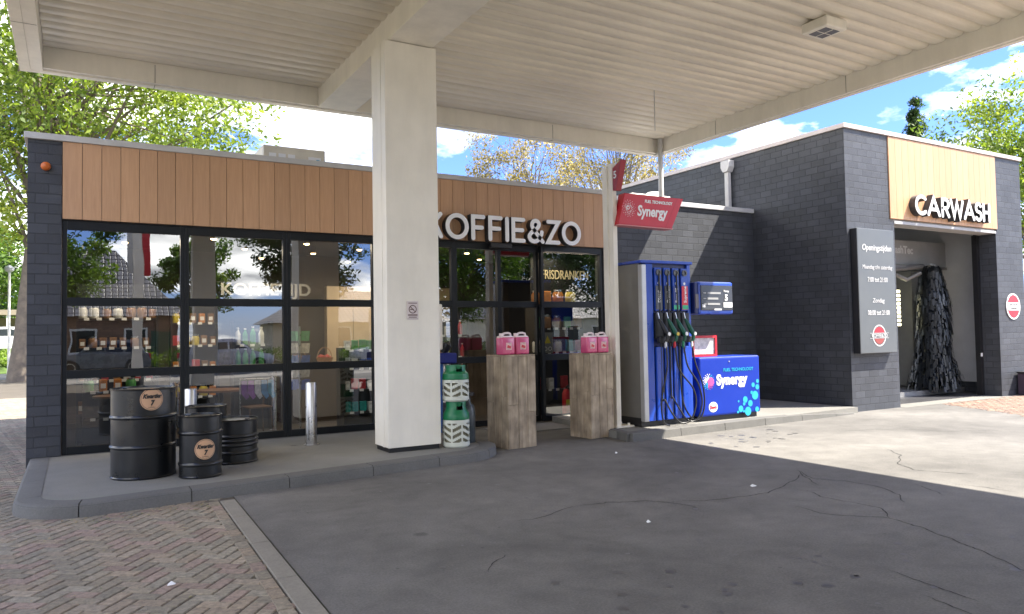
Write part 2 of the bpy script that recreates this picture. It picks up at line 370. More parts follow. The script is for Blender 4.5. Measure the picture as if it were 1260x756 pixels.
GL = {  # strokes in a unit-high box: (points, closed), advance handled by the caller
 'K': (.55, [([(0, 0), (0, 1)], 0), ([(.5, 1), (.02, .45)], 0), ([(.2, .62), (.52, 0)], 0)]),
 'O': (1.0, [(arc(.5, .5, .5, .5, 0, 348, 29), 1)]),
 'F': (.5, [([(.5, 1), (0, 1), (0, 0)], 0), ([(0, .5), (.42, .5)], 0)]),
 'I': (.0, [([(0, 0), (0, 1)], 0)]),
 'E': (.5, [([(.5, 1), (0, 1), (0, 0), (.5, 0)], 0), ([(0, .5), (.44, .5)], 0)]),
 '&': (.68, [(cat2([(.70, 0), (.45, .30), (.20, .62), (.14, .80), (.22, .96), (.36, 1.0), (.49, .92), (.50, .77), (.38, .62), (.13, .44), (.0, .25), (.06, .07), (.25, 0), (.44, .07), (.58, .25), (.66, .46)]), 0)]),
 'Z': (.6, [([(.02, 1), (.6, 1), (0, 0), (.6, 0)], 0)]),
 'C': (.85, [(arc(.5, .5, .5, .5, 48, 312, 22), 0)]),
 'A': (.8, [([(0, 0), (.4, 1), (.8, 0)], 0), ([(.17, .32), (.63, .32)], 0)]),
 'R': (.55, [([(0, 0), (0, 1), (.3, 1)] + arc(.3, .74, .25, .26, 80, -80, 8) + [(.3, .48), (0, .48)], 0), ([(.28, .46), (.56, 0)], 0)]),
 'W': (1.1, [([(0, 1), (.28, 0), (.55, .95), (.82, 0), (1.1, 1)], 0)]),
 'S': (.58, [(arc(.29, .74, .27, .26, 30, 235, 14) + arc(.29, .255, .29, .255, 60, -150, 14), 0)]),
 'H': (.62, [([(0, 0), (0, 1)], 0), ([(.62, 0), (.62, 1)], 0), ([(0, .52), (.62, .52)], 0)]),
}
def letter(ch, x0, x1, z0, h, yb, yf, hw, mats, parent, yface=.012):
    """Solid letter: dark returns from yb to yf and a white face yface in front."""
    wd, strokes = GL[ch]; sxx = ((x1 - x0 - 2 * hw) / wd) if wd else 1; hh = h - 2 * hw
    mb = MB()
    for i, (pts, closed) in enumerate(strokes):
        q = [(x0 + hw + p[0] * sxx, z0 + hw + p[1] * hh) for p in pts]
        for (a, b, half, mi) in ((yb - .0012 * i, yf - .0012 * i, hw, 1), (yf - .0012 * i - .0005, yf - yface - .0012 * i, hw * .9, 0)):
            A, B = ribbon_outline(q, half, bool(closed))
            if closed:
                n = len(A); vs = []
                for ring, yy in ((A, a), (B, a), (A, b), (B, b)): vs += [(p.x, yy, p.y) for p in ring]
                fs = []
                for k in range(n):
                    j = (k + 1) % n
                    fs += [(k, j, n + j, n + k), (2 * n + k, 3 * n + k, 3 * n + j, 2 * n + j), (k, 2 * n + k, 2 * n + j, j), (n + k, n + j, 3 * n + j, 3 * n + k)]
                mb.add(vs, fs, mi)
            else: mb.prism([(p.x, p.y) for p in A], 'y', a, b, mi)
    return mb.build('letter', mats, parent)

def leaves_mesh(name, centers, radii, n_per, size, cols, seed, parent, flat=.75, matl=None):
    rg = np.random.default_rng(seed)
    c = np.repeat(np.array(centers, float), n_per, 0); r = np.repeat(np.array(radii, float), n_per)
    n = len(c); d = rg.normal(size=(n, 3)); d /= np.linalg.norm(d, axis=1)[:, None]
    rr = r * rg.random(n) ** .45; p = c + d * rr[:, None] * np.array([1, 1, flat])
    a = rg.normal(size=(n, 3)); a /= np.linalg.norm(a, axis=1)[:, None]
    b = np.cross(a, rg.normal(size=(n, 3))); b /= np.linalg.norm(b, axis=1)[:, None]
    s = size * (.6 + .8 * rg.random(n))[:, None]
    v = np.stack([p - a * s, p + b * s * .42 + a * s * .1, p + a * s, p - b * s * .42 + a * s * .1], 1).reshape(-1, 3)
    me = bpy.data.meshes.new(name); me.vertices.add(4 * n); me.vertices.foreach_set('co', v.ravel())
    me.loops.add(4 * n); me.loops.foreach_set('vertex_index', np.arange(4 * n, dtype=np.int32))
    me.polygons.add(n); me.polygons.foreach_set('loop_start', np.arange(0, 4 * n, 4, dtype=np.int32)); me.polygons.foreach_set('loop_total', np.full(n, 4, dtype=np.int32))
    me.update(); cols = np.array(cols, float)
    clump = np.repeat(rg.random(len(centers)), n_per); k = np.clip(clump * .7 + rg.random(n) * .5 - .1, 0, .999) * (len(cols) - 1)
    i = k.astype(int); fcol = cols[i] * (1 - (k - i))[:, None] + cols[np.minimum(i + 1, len(cols) - 1)] * (k - i)[:, None]
    fcol *= (.75 + .5 * rg.random(n))[:, None]
    ca = me.color_attributes.new('Col', 'FLOAT_COLOR', 'POINT')
    ca.data.foreach_set('color', np.concatenate([np.repeat(fcol, 4, 0), np.ones((4 * n, 1))], 1).ravel())
    me.materials.append(matl or LEAF); me.validate()
    o = bpy.data.objects.new(name, me); COL.objects.link(o); o.parent = parent
    return o

def tree(name, label, loc, h, cr, trunk_r, crown_z, cols, clumps=60, n_per=500, leaf=.12, seed=1, group=None, flat=.8, sparse=1.0, clump_r=None, shape='round', offset=(0, 0)):
    rg = random.Random(seed); t = thing(name, label, 'tree', loc, group=group)
    mb = MB(); top = crown_z + (h - crown_z) * .45
    pts = []; rs = []; nseg = 7
    for i in range(nseg + 1):
        f = i / nseg; pts.append((offset[0] * f * .3 + math.sin(f * 4 + seed) * .12 * f, offset[1] * f * .3 + math.cos(f * 3 + seed) * .1 * f, -.05 + f * top)); rs.append(trunk_r * (1.25 if i == 0 else 1) * (1 - .55 * f))
    mb.tube(pts, rs, 12)
    cz = (h + crown_z) / 2; hz = (h - crown_z) / 2; cs = []; rr = []
    cl_r = clump_r or cr * .27
    for k in range(clumps):
        while True:
            q = Vector((rg.uniform(-1, 1), rg.uniform(-1, 1), rg.uniform(-1, 1)))
            if shape == 'cone': ok = math.hypot(q.x, q.y) < .95 * (1 - (q.z + 1) / 2) + .06
            else: ok = .3 < q.length < 1
            if ok: break
        c = Vector((q.x * cr * .85 + offset[0], q.y * cr * .85 + offset[1], cz + q.z * hz * .88)); cs.append(c); rr.append(cl_r * rg.uniform(.6, 1.2))
        j = rg.randint(3, nseg); s0 = Vector(pts[j]); mid = s0.lerp(c, .5) + Vector((rg.uniform(-.3, .3), rg.uniform(-.3, .3), rg.uniform(0, .4))) * cr * .15
        b0 = rs[j] * rg.uniform(.25, .5)
        mb.tube([s0, s0.lerp(mid, .5) + Vector((0, 0, .1)), mid, mid.lerp(c, .5) , c], [b0, b0 * .75, b0 * .5, b0 * .3, b0 * .12], 5)
    mb.build('trunk', TRUNK, t, smooth=True, local=True)
    leaves_mesh('crown', cs, rr, n_per, leaf, cols, seed, t, flat=.8)
    return t

def herring(poly_test, x0, x1, y0, y1, cols, seed, z=0.0, a=.105, ang=53):
    rg = random.Random(seed); mb = MB(); ca, sa = math.cos(R(ang)), math.sin(R(ang))
    ext = int(max(x1 - x0, y1 - y0) * 1.5 / a / 2) + 4; mx_, my_ = (x0 + x1) / 2, (y0 + y1) / 2
    for i in range(-ext, ext):
        for j in range(-ext, ext):
            d = (i - j) % 4
            if d == 0: w_, h_ = 2 * a, a
            elif d == 3: w_, h_ = a, 2 * a
            else: continue
            u, v = i * a, j * a
            cxx, cyy = u + w_ / 2, v + h_ / 2; X, Y = mx_ + cxx * ca - cyy * sa, my_ + cxx * sa + cyy * ca
            if not (x0 < X < x1 and y0 < Y < y1 and poly_test(X, Y)): continue
            dz = rg.uniform(-.0015, .0015); g = .0042; bv = .008; c = rg.choice(cols); f = rg.uniform(.86, 1.12); c = tuple(k * f for k in c)
            vs = []
            tx, ty = rg.uniform(-.012, .012), rg.uniform(-.012, .012)
            for inset, zz in ((g, -.012), (g + bv * .4, -.003), (g + bv, 0)):
                for (p, q) in ((u + inset, v + inset), (u + w_ - inset, v + inset), (u + w_ - inset, v + h_ - inset), (u + inset, v + h_ - inset)):
                    vs.append((mx_ + p * ca - q * sa, my_ + p * sa + q * ca, z + dz + zz + (p - cxx) * tx + (q - cyy) * ty))
            fs = [(8, 9, 10, 11)]
            for L in (0, 4):
                for k in range(4): fs.append((L + k, L + (k + 1) % 4, L + 4 + (k + 1) % 4, L + 4 + k))
            mb.add(vs, fs, 0, c)
    return mb

# ================================================================== GROUND
def sheet(name, pts, z, mt):
    return struct(MB().add([(x, y, z) for x, y in pts], [tuple(range(len(pts)))]).build(name, mt))
sheet('ground', [(-500, -500), (500, -500), (500, 500), (-500, 500)], -.03, FAR)
edge_x = lambda y: 1.155 + .0305 * y
sheet('forecourt', [(edge_x(-9), -9), (40, -9), (40, 9.1), (40, 26), (12, 26), (12, 11.6), (edge_x(11.6), 11.6)], 0, ASPH)
PAVC = [(.30, .255, .185), (.33, .265, .19), (.30, .265, .20), (.35, .29, .215), (.27, .235, .175), (.32, .24, .19)]
PAVM = mat('paver', attr=True, rough=.85, var=.42, vscale=26, bump=1.0, bscale=110)
JOINT = ground_mat('joint_sand', (.10, .085, .065), patch=.2, stains=False)
sheet('paving_bed', [(-30, -9), (edge_x(-9), -9), (edge_x(30), 30), (edge_x(30), 39), (-30, 39)], -.008, JOINT)
pv = herring(lambda x, y: x < edge_x(y) - .20 and not (y > 11.3 and x > -.4) and not (8.2 < y < 11.3 and x > 0.0) and not (y > 8.4 and x > 1), -7.0, 1.4, 1.6, 26, PAVC, 3)
yy = 1.6
while yy < 7.85:
    c = rnd.choice(PAVC); f = rnd.uniform(.8, 1.1); c = tuple(k * f for k in c); o_ = .158
    vs = []
    for ins, zz in ((.004, -.012), (.010, 0)):
        for (a_, b_) in ((o_ + .105 - ins, yy + ins), (o_ + ins, yy + ins), (o_ + ins, yy + .21 - ins), (o_ + .105 - ins, yy + .21 - ins)): vs.append((edge_x(b_) - a_, b_, zz + .004))
    pv.add(vs, [(4, 5, 6, 7), (0, 1, 5, 4), (1, 2, 6, 5), (2, 3, 7, 6), (3, 0, 4, 7)], 0, c); yy += .211
struct(pv.build('brick_paving', PAVM))
# flat concrete edging between pavers and slab
mb = MB(); yy = 1.2
while yy < 7.85:
    y2 = min(yy + .98, 7.9); mb.box(0, 0, 0, 0, 0, 0) if False else None
    a, b = yy + .006, y2
    vs = [(edge_x(a) - .15, a, -.05), (edge_x(a) - .012, a, -.05), (edge_x(b) - .012, b, -.05), (edge_x(b) - .15, b, -.05)]
    vs += [(x, y, .008) for x, y, _ in vs]
    mb.add(vs, [(0, 3, 2, 1), (4, 5, 6, 7), (0, 1, 5, 4), (1, 2, 6, 5), (2, 3, 7, 6), (3, 0, 4, 7)]); yy = y2 + .004
struct(mb.build('paving_edging', ground_mat('edging_concrete', (.24, .22, .18), patch=.2, stains=False), bevel=.006))
# red brick apron beside the car wash
inpoly = lambda x, y: x > 15.5 - (8.85 - y) * .52
pv = herring(inpoly, 10.5, 24, 1.0, 8.95, [(.26, .17, .125), (.31, .21, .155), (.23, .16, .125)], 5, z=.006)
struct(pv.build('brick_apron', PAVM))
sheet('carwash_apron', [(14.3, 8.98), (18.1, 9.0), (18.1, 9.45), (14.3, 9.45)], .004, CONC)
# road, verge, path behind and beside
sheet('road', [(-120, -21), (120, -21), (120, -13), (-120, -13)], -.012, ROADM)
sheet('sidewalk', [(-120, -12.9), (120, -12.9), (120, -10), (-120, -10)], -.004, ground_mat('sidewalk_tiles', (.30, .28, .25), stains=False))
sheet('side_road', [(-40, 39.5), (6, 39.5), (6, 47), (-40, 47)], -.004, ROADM)
sheet('front_apron', [(-30, -10), (40, -10), (40, -9), (-30, -9)], -.006, ASPH)
# cracks: open joints in the slab
CR = [[(3.97, 5.75), (4.33, 5.7), (4.71, 5.54), (4.83, 5.33), (4.87, 5.09)], [(4.88, 5.38), (5.17, 5.23), (5.56, 5.17), (5.88, 5.14), (6.45, 5.35), (6.94, 5.58)],
 [(5.63, 4.63), (5.59, 4.29), (5.77, 4.09), (5.91, 3.93), (5.85, 3.61), (5.7, 3.23), (5.53, 2.9), (5.34, 2.59), (5.2, 2.2)], [(6.27, 5.01), (6.14, 4.71), (6.19, 4.39), (6.18, 4.15), (5.93, 3.91)],
 [(7.09, 5.79), (6.83, 5.36), (7.0, 5.05), (6.99, 4.71), (6.82, 4.39), (6.56, 4.17)], [(7.09, 5.79), (6.64, 5.22), (6.58, 5.1)], [(4.64, 3.09), (4.59, 2.85), (4.58, 2.64), (4.54, 2.46)],
 [(4.38, 2.71), (4.33, 2.52), (4.32, 2.37), (4.3, 2.2)], [(9.27, 6.13), (8.95, 5.72), (8.37, 5.38), (8.13, 5.05), (8.22, 4.82), (8.43, 4.52)], [(7.4, 4.6), (7.24, 4.29), (7.13, 4.13)],
 [(7.72, 4.37), (7.79, 4.14), (7.82, 3.88)], [(2.41, 4.51), (2.54, 4.65), (2.7, 4.78)], [(3.25, 5.6), (3.42, 5.54), (3.97, 5.75)], [(10.3, 7.6), (11.2, 7.2), (11.5, 6.6), (12.3, 6.2)], [(9.9, 5.0), (10.4, 4.4), (11.4, 4.3)]]
mb = MB()
for c in CR:
    pts = []
    for i in range(len(c) - 1):
        a, b = Vector(c[i]), Vector(c[i + 1]); n = max(3, int((b - a).length / .035)); pr = Vector((-(b - a).y, (b - a).x)).normalized()
        for k in range(n): pts.append(a.lerp(b, k / n) + pr * (rnd.gauss(0, .004) + .012 * math.sin(k * .5 + i * 2)))
    pts.append(Vector(c[-1]))
    for i in range(len(pts) - 1):
        f = min(i, len(pts) - i) / 8; w0 = .005 * min(1, f + .25) * rnd.uniform(.6, 1.2); d = (pts[i + 1] - pts[i]).normalized(); q = Vector((-d.y, d.x)) * w0
        a, b = pts[i], pts[i + 1] + d * .002
        mb.quad((*(a - q), .0025), (*(b - q), .0025), (*(b + q), .0025), (*(a + q), .0025))
struct(mb.build('slab_cracks', mat('crack_dirt', (.014, .013, .013), .95)))

mb = MB(); rg = random.Random(23)
spots_ = [(3.6 + rg.gauss(0, .8), 3.2 + rg.gauss(0, .5), rg.uniform(.012, .04)) for _ in range(34)] + [(rg.uniform(2, 7), rg.uniform(2.4, 8.4), rg.uniform(.01, .03)) for _ in range(50)] + [(8.6 + rg.gauss(0, .6), 7.9 + rg.gauss(0, .3), rg.uniform(.02, .06)) for _ in range(26)]
for x, y, r in spots_:
    n = 9; mb.add([(x + r * rg.uniform(.7, 1.25) * math.cos(2 * PI * k / n), y + r * rg.uniform(.7, 1.25) * math.sin(2 * PI * k / n), .0016) for k in range(n)], [tuple(range(n))])
struct(mb.build('oil_drips', mat('oil_drip', (.07, .068, .066), .45)))
# ---- left pavement island with kerb stones
out_pts = [(-.51, 11.45), (-.51, 8.55)] + [(-.51 + .62 - .62 * math.cos(a), 8.55 - .62 * math.sin(a)) for a in [R(k) for k in (15, 30, 45, 60, 75)]] + [(.12, 7.925), (4.05, 8.42)]
cxx, cyy, rr_ = 4.12, 9.35, .93
out_pts += [(cxx + rr_ * math.cos(R(a)), cyy + rr_ * math.sin(R(a))) for a in (-72, -55, -38, -20, -3, 12)] + [(5.1, 10.0), (5.16, 11.37)]
def inset(pts, d):
    A, B = ribbon_outline(pts, d); n = len(pts)
    return [(p.x, p.y) for p in (A[:n])]
inn = inset(out_pts, .235)
top = MB().add([(x, y, .118) for x, y in inn], [tuple(range(len(inn)))])
struct(top.build('pavement_island', CONC))
mb = MB()
segs = [[0, 1], [1, 2, 3, 4, 5, 6, 7, 8]]
# kerb stones follow the outline: cut it every ~1 m
path = []; acc = 0
for i in range(len(out_pts) - 1):
    a, b, ia, ib = Vector(out_pts[i]), Vector(out_pts[i + 1]), Vector(inn[i]), Vector(inn[i + 1]); L = (b - a).length; n = max(1, round(L / .1))
    for k in range(n): path.append((a.lerp(b, k / n), ia.lerp(ib, k / n)))
path.append((Vector(out_pts[-1]), Vector(inn[-1])))
st = 0
while st < len(path) - 1:
    en = min(len(path) - 1, st + rnd.choice([9, 10, 10, 11]))
    prof = path[st:en + 1]; n = len(prof); vs = []
    for j, (o_, i_) in enumerate(prof):
        g = Vector((0, 0))
        if j == 0: g = (prof[1][0] - prof[0][0]).normalized() * .005
        if j == n - 1: g = (prof[-2][0] - prof[-1][0]).normalized() * .005
        o2 = o_ + g; i2 = i_ + g; q = (i2 - o2).normalized()
        for p, z in ((o2, -.05), (o2 + q * .012, .085), (o2 + q * .028, .112), (o2 + q * .05, .121), (i2, .122), (i2, -.05)): vs.append((p.x, p.y, z))
    fs = []
    for j in range(n - 1):
        for k in range(5): fs.append((6 * j + k, 6 * (j + 1) + k, 6 * (j + 1) + k + 1, 6 * j + k + 1))
    fs += [tuple(range(6)), tuple(range(6 * n - 1, 6 * n - 7, -1))]
    mb.add(vs, fs); st = en
struct(mb.build('kerb', KERB, smooth=True))
# joint fill below the kerb gaps
mb = MB()
for (o_, i_), (o2, i2) in zip(path[:-1], path[1:]):
    q = (i_ - o_).normalized() * .02; q2 = (i2 - o2).normalized() * .02
    mb.quad((*(o_ + q), .1), (*(o2 + q2), .1), (*i2, .1), (*i_, .1)); mb.quad((*(o_ + q), -.02), (*(o2 + q2), -.02), (*(o2 + q2), .1), (*(o_ + q), .1))
struct(mb.build('kerb_bed', mat('joint_dark', (.04, .038, .035), .95)))
# ---- right pump island
isl = [(7.02, 8.68), (12.77, 8.98), (12.77, 11.38), (7.45, 11.38), (7.1, 9.5)]
mb = MB(); mb.prism(isl, 'z', -.05, .11); struct(mb.build('pump_island', CONC))
mb = MB()
k0 = Vector(isl[0]); k1 = Vector(isl[1]); dd = (k1 - k0).normalized(); nn = Vector((dd.y, -dd.x)); L = 0
while L < 5.5:
    l2 = min(L + .99, 5.52); a = k0 + dd * (L + .004); b = k0 + dd * l2
    h1 = .122 - .10 * max(0, (L - 3.6) / 2); h2 = .122 - .10 * max(0, (l2 - 3.6) / 2)
    vs = [(*(a + nn * .09), -.05), (*(b + nn * .09), -.05), (*(b - nn * .12), -.05), (*(a - nn * .12), -.05), (*(a + nn * .075), h1), (*(b + nn * .075), h2), (*(b - nn * .12), h2 + .002), (*(a - nn * .12), h1 + .002)]
    mb.add(vs, [(0, 3, 2, 1), (4, 5, 6, 7), (0, 1, 5, 4), (1, 2, 6, 5), (2, 3, 7, 6), (3, 0, 4, 7)]); L = l2
mb.prism([(6.97, 8.66), (7.10, 8.66), (7.30, 9.6), (7.19, 9.6)], 'z', -.05, .121)
struct(mb.build('pump_island_kerb', KERB, bevel=.008))

# ================================================================== SHOP BUILDING
FY = 11.39
shop = thing('shop_building', 'long low shop with anthracite block walls, wood cladding band and black framed glass front', 'building', (4, 11.39, 0))
mb = MB()
mb.box(-.53, -.15, FY, FY + .3, -.1, 4.23)                         # left pier
mb.box(-.53, -.23, FY + .3, 17.2, -.1, 4.23)
mb.box(8.70, 12.785, FY, FY + .28, -.05, 4.14)                      # wall behind the pump
mb.box(-.23, 12.785, 16.95, 17.2, -.1, 4.2)
mb.build('block_wall', BLK, shop)
mb = MB(); mb.box(-.145, 8.69, FY + .04, FY + .28, 3.2, 4.2); mb.build('lintel', BLACK, shop)
mb = MB(); x = -.145
while x < 8.68:
    x2 = min(x + .2265, 8.69); c = (rnd.random(), rnd.random(), rnd.random()); mb.box(x + .003, x2 - .003, FY - .02, FY + .035, 3.215, 4.23, 0, c); x = x2
mb.build('wood_cladding', CLAD, shop)
mb = MB(); mb.box(-.23, 12.78, FY + .28, 16.95, 3.98, 4.08); mb.build('roof', mat('roofing', (.12, .12, .12), .9), shop)
mb = MB(); mb.box(-.57, 8.72, FY - .05, FY + .3, 4.232, 4.315); mb.box(-.57, -.2, FY + .3, 17.2, 4.232, 4.315); mb.build('coping', GREYP, shop, bevel=.006)
mb = MB(); mb.box(8.725, 12.783, FY - .05, FY + .3, 4.142, 4.235); mb.build('coping', mat('zinc', (.6, .6, .6), .4, metal=.3), shop, bevel=.006)
# glazing
def window(x0, x1, z0, z1, bars, name='window', y=FY + .03, fw_=.055, glass=True, parent=None):
    mb = MB()
    mb.box(x0, x0 + fw_, y, y + .09, z0, z1); mb.box(x1 - fw_, x1, y, y + .09, z0, z1)
    mb.box(x0 + fw_, x1 - fw_, y, y + .09, z0, z0 + .1); mb.box(x0 + fw_, x1 - fw_, y, y + .09, z1 - .11, z1)
    for b in bars: mb.box(x0 + fw_, x1 - fw_, y + .004, y + .086, b - .055, b + .055)
    f = mb.build(name, FRAME, parent or shop, bevel=.004)
    g = MB(); zs = [z0 + .1] + [b for b in bars] + [z1 - .11]
    for i in range(len(zs) - 1):
        za, zb_ = zs[i] + (.055 if i else 0), zs[i + 1] - (.055 if i < len(zs) - 2 else 0)
        ox = rnd.uniform(-.0015, .0015)
        g.quad((x0 + fw_, y + .05 + ox, za), (x1 - fw_, y + .05 - ox, za), (x1 - fw_, y + .05 - ox, zb_), (x0 + fw_, y + .05 + ox, zb_))
    g.build('pane', GLASS, f)
    return f
for (a, b) in ((-.145, 1.34), (1.34, 2.76), (2.76, 4.16), (4.16, 5.56)): window(a + .001, b - .001, .125, 3.195, (1.17, 2.13))
window(5.561, 6.46, .02, 3.195, (1.17, 2.13), 'sliding_door', FY + .05)
window(6.461, 7.30, .02, 3.195, (1.17, 2.13), 'sliding_door', FY + .12)
window(7.301, 8.69, .02, 3.195, (1.17, 2.13))
mb = MB(); mb.box(6.2, 6.62, FY - .1, FY - .02, 3.1, 3.19); mb.build('door_sensor', BLACK, shop, bevel=.01)
mb = MB(); mb.box(-.145, 5.6, FY + .0, FY + .2, -.05, .123); mb.build('sill', KERB, shop)
# inside shell
mb = MB(); mb.box(-.22, 9.68, FY + .29, 16.9, .0, .04); mb.build('interior_floor', ground_mat('shop_tiles', (.06, .05, .045), stains=False, rough=.4), shop)
mb = MB(); mb.box(-.22, 9.68, FY + .29, 16.9, 3.42, 3.5); mb.box(9.6, 9.68, FY + .29, 16.9, .04, 3.42); mb.build('interior_ceiling', mat('black_ceiling', (.018, .018, .02), .8), shop)
mb = MB(); mb.box(-.2, 9.6, 16.6, 16.9, .04, 3.42); mb.build('interior_wall', mat('inner_wall_brown', (.07, .05, .035), .8), shop)
mb = MB()
x = 4.68
while x < 7.4: mb.box(x + .004, x + .58, 15.9, 16.1, .1, 2.7); x += .584
mb.build('wall_panelling', mat('beige_panel', (.46, .36, .24), .55), shop)
wl = thing('wall_lamp', 'small orange dome lamp on the dark block pier above the shop corner', 'lamp', (-.33, FY - .005, 3.88))  # orange dome wall lamp on the pier
mb = MB(); mb.lathe([(.05, .005), (.05, -.02), (.04, -.03)], -.33, FY - .005, 3.88, 24, axis='y'); mb.build('base', BLACK, wl, smooth=True)
mb = MB(); mb.lathe([(.052, -.02), (.058, -.04), (.053, -.065), (.034, -.085), (.0, -.092)], -.33, FY - .005, 3.88, 24, axis='y'); mb.build('dome', mat('orange_lens', (.55, .13, .025), .3), wl, smooth=True)

# ================================================================== CAR WASH BUILDING
cw = thing('carwash_building', 'taller anthracite block car wash building with an open bay under a wood cladding panel', 'building', (16, 9.1, 0))
CY = 9.1
mb = MB()
mb.box(12.79, 14.16, CY, CY + .35, -.1, 5.47); mb.box(14.161, 14.3, CY + .001, CY + .35, -.1, 3.74)
mb.box(18.17, 19.27, CY, CY + .35, -.1, 5.47); mb.box(18.12, 18.169, CY + .001, CY + .5, -.1, 3.74)
mb.box(12.79, 13.09, CY + .35, 23, -.1, 5.47); mb.box(18.97, 19.27, CY + .35, 23, -.1, 5.47)
mb.box(18.17, 18.97, CY + .35, CY + .5, -.1, 3.9)
mb.build('block_wall', BLK, cw)
mb = MB(); mb.box(14.16, 18.17, CY + .05, CY + .35, 3.76, 5.46); mb.build('lintel', mat('pale_lintel', (.45, .44, .42), .7), cw)
mb = MB(); x = 14.162
while x < 18.16:
    x2 = min(x + .2226, 18.168); c = (rnd.random(), rnd.random(), rnd.random()); mb.box(x + .003, x2 - .003, CY - .02, CY + .045, 3.8, 5.46, 0, c); x = x2
mb.build('wood_cladding', CLAD, cw)
mb = MB(); mb.box(14.3, 18.12, CY - .01, CY + .36, 3.7, 3.757); mb.build('door_head', mat('lintel_grey', (.42, .42, .42), .6), cw)
mb = MB(); mb.box(12.75, 19.31, CY - .04, CY + .35, 5.472, 5.56); mb.box(12.75, 13.09, CY + .35, 23, 5.472, 5.56); mb.box(18.97, 19.31, CY + .35, 23, 5.472, 5.56); mb.build('coping', mat('pale_coping', (.55, .49, .46), .5), cw, bevel=.006)
mb = MB(); mb.box(13.09, 18.97, CY + .35, 23, 5.1, 5.2); mb.build('roof', MATS['roofing'], cw)
INW = mat('bay_lining', (.62, .62, .64), .35, var=.08)
mb = MB(); mb.box(18.90, 18.968, CY + .51, 22, .25, 5.05); mb.box(13.092, 13.16, CY + .36, 22, .25, 5.05); mb.build('bay_lining', INW, cw)
mb = MB(); mb.box(13.1, 18.96, CY + .36, 22.9, -.05, .008); mb.build('bay_floor', ground_mat('wet_bay_floor', (.07, .07, .075), rough=.35), cw)
mb = MB(); mb.box(13.16, 18.9, CY + .5, 22, 4.3, 4.4); mb.build('bay_ceiling', mat('bay_ceiling', (.2, .2, .2), .7), cw)
MB().box(18.02, 18.118, CY + .37, CY + .49, 0, 3.7).build('door_track', BLACK, cw); MB().box(14.31, 14.4, CY + .37, CY + .49, 0, 3.7).build('door_track', BLACK, cw)
mb = MB(); mb.box(18.0, 18.07, CY + .36, CY + .369, .9, .98); mb.build('door_sensor', WHT, cw)

# ---- carwash machine
cm = thing('wash_machine', 'grey car wash gantry with lettered header panel inside the open bay', 'car wash machine', (17, 10.9, 0))
mb = MB(); mb.box(14.0, 18.78, 10.62, 10.95, 3.08, 3.68); mb.build('header_panel', mat('grey_panel', (.36, .37, .38), .35), cm, bevel=.02)
text('WashTec', .25, mat('panel_text', (.72, .74, .76), .4), cm, 16.42, 10.615, 3.36, bold=.008)
mb = MB(); mb.box(17.85, 18.85, 10.97, 11.9, .15, 3.0); mb.build('side_tower', mat('tower_grey', (.34, .335, .31), .4), cm, bevel=.02)
mb = MB(); mb.box(14.0, 14.6, 10.97, 11.9, .15, 3.0); mb.build('side_tower', MATS['tower_grey'], cm, bevel=.02)
mb = MB(); mb.tube([(15, 10.75, 3.0), (16.4, 10.6, 2.95), (17.5, 10.45, 3.05)], .06, 8); mb.box(16.4, 18.6, 10.5, 10.6, 3.0, 3.06); mb.tube([(16.6, 10.7, 2.9), (16.9, 10.5, 2.72), (17.3, 10.4, 2.88)], .05, 8); mb.build('brush_arm', mat('arm_metal', (.2, .2, .2), .4, metal=.5), cm, smooth=True)
mb = MB(); mb.box(14.2, 18.8, 10.3, 12.2, .01, .12); mb.build('floor_rail', mat('galv', (.3, .3, .3), .5, metal=.4), cm)
# brush
bx_, by_ = 17.62, 10.33
br_ = thing('wash_brush', 'tall black wash brush with hanging bristle strips inside the car wash', 'brush', (bx_, by_, 0))
mb = MB(); mb.tube([(bx_, by_, .25), (bx_, by_, 3.1)], .06, 12); mb.lathe([(.12, 2.98), (.14, 3.02), (.1, 3.08)], bx_, by_, 0, 16); mb.build('shaft', SILV, br_, smooth=True)
mb = MB(); rg = random.Random(5)
for tier in range(25):
    f = tier / 24; z0 = 2.95 - 2.58 * f
    Rz = .22 + .11 * min(1, f * 4) + .17 * max(0, (f - .68) / .32) ** 1.2
    for k in range(110):
        a = rg.uniform(0, 2 * PI); ca_, sa_ = math.cos(a), math.sin(a); rad = Rz * rg.uniform(.78, 1.22); ln = rg.uniform(.16, .30); z1 = z0 + rg.uniform(-.07, .07); tw = rg.uniform(-.8, .8)
        wv = Vector((-sa_ * math.cos(tw), ca_ * math.cos(tw), math.sin(tw) * .3)) * rg.uniform(.012, .03)
        pts = [Vector((bx_ + ca_ * .08, by_ + sa_ * .08, z1)), Vector((bx_ + ca_ * rad * .72, by_ + sa_ * rad * .72, z1 + .03)), Vector((bx_ + ca_ * rad, by_ + sa_ * rad, z1 - ln * .35)), Vector((bx_ + ca_ * rad * 1.06 , by_ + sa_ * rad * 1.06, max(.1, z1 - ln)))]
        g = rg.uniform(.5, 1.5) * (3.6 if tier in (5, 6, 7, 13, 14) and rg.random() < .5 else 1); c = (.014 * g, .017 * g, .02 * g)
        for i in range(3):
            mb.quad(pts[i] - wv, pts[i] + wv, pts[i + 1] + wv, pts[i + 1] - wv, 0, c)
mb.build('bristles', mat('bristle', attr=True, rough=.35, var=.2), br_)
wlp = thing('bay_light', 'glowing vertical lamp with bright ribs inside the car wash bay', 'lamp', (17.05, 11.0, 0))
mb = MB(); mb.box(17.0, 17.22, 10.9, 10.96, 1.6, 2.55); mb.build('housing', BLACK, wlp)
for k in range(9):
    mb = MB(); mb.box(17.02, 17.2, 10.86, 10.895, 1.64 + k * .1, 1.7 + k * .1); mb.build('light_rib', mat('lamp_glow', (.8, .8, .7), .5, emit=(1, .95, .6), estr=1.6), wlp)

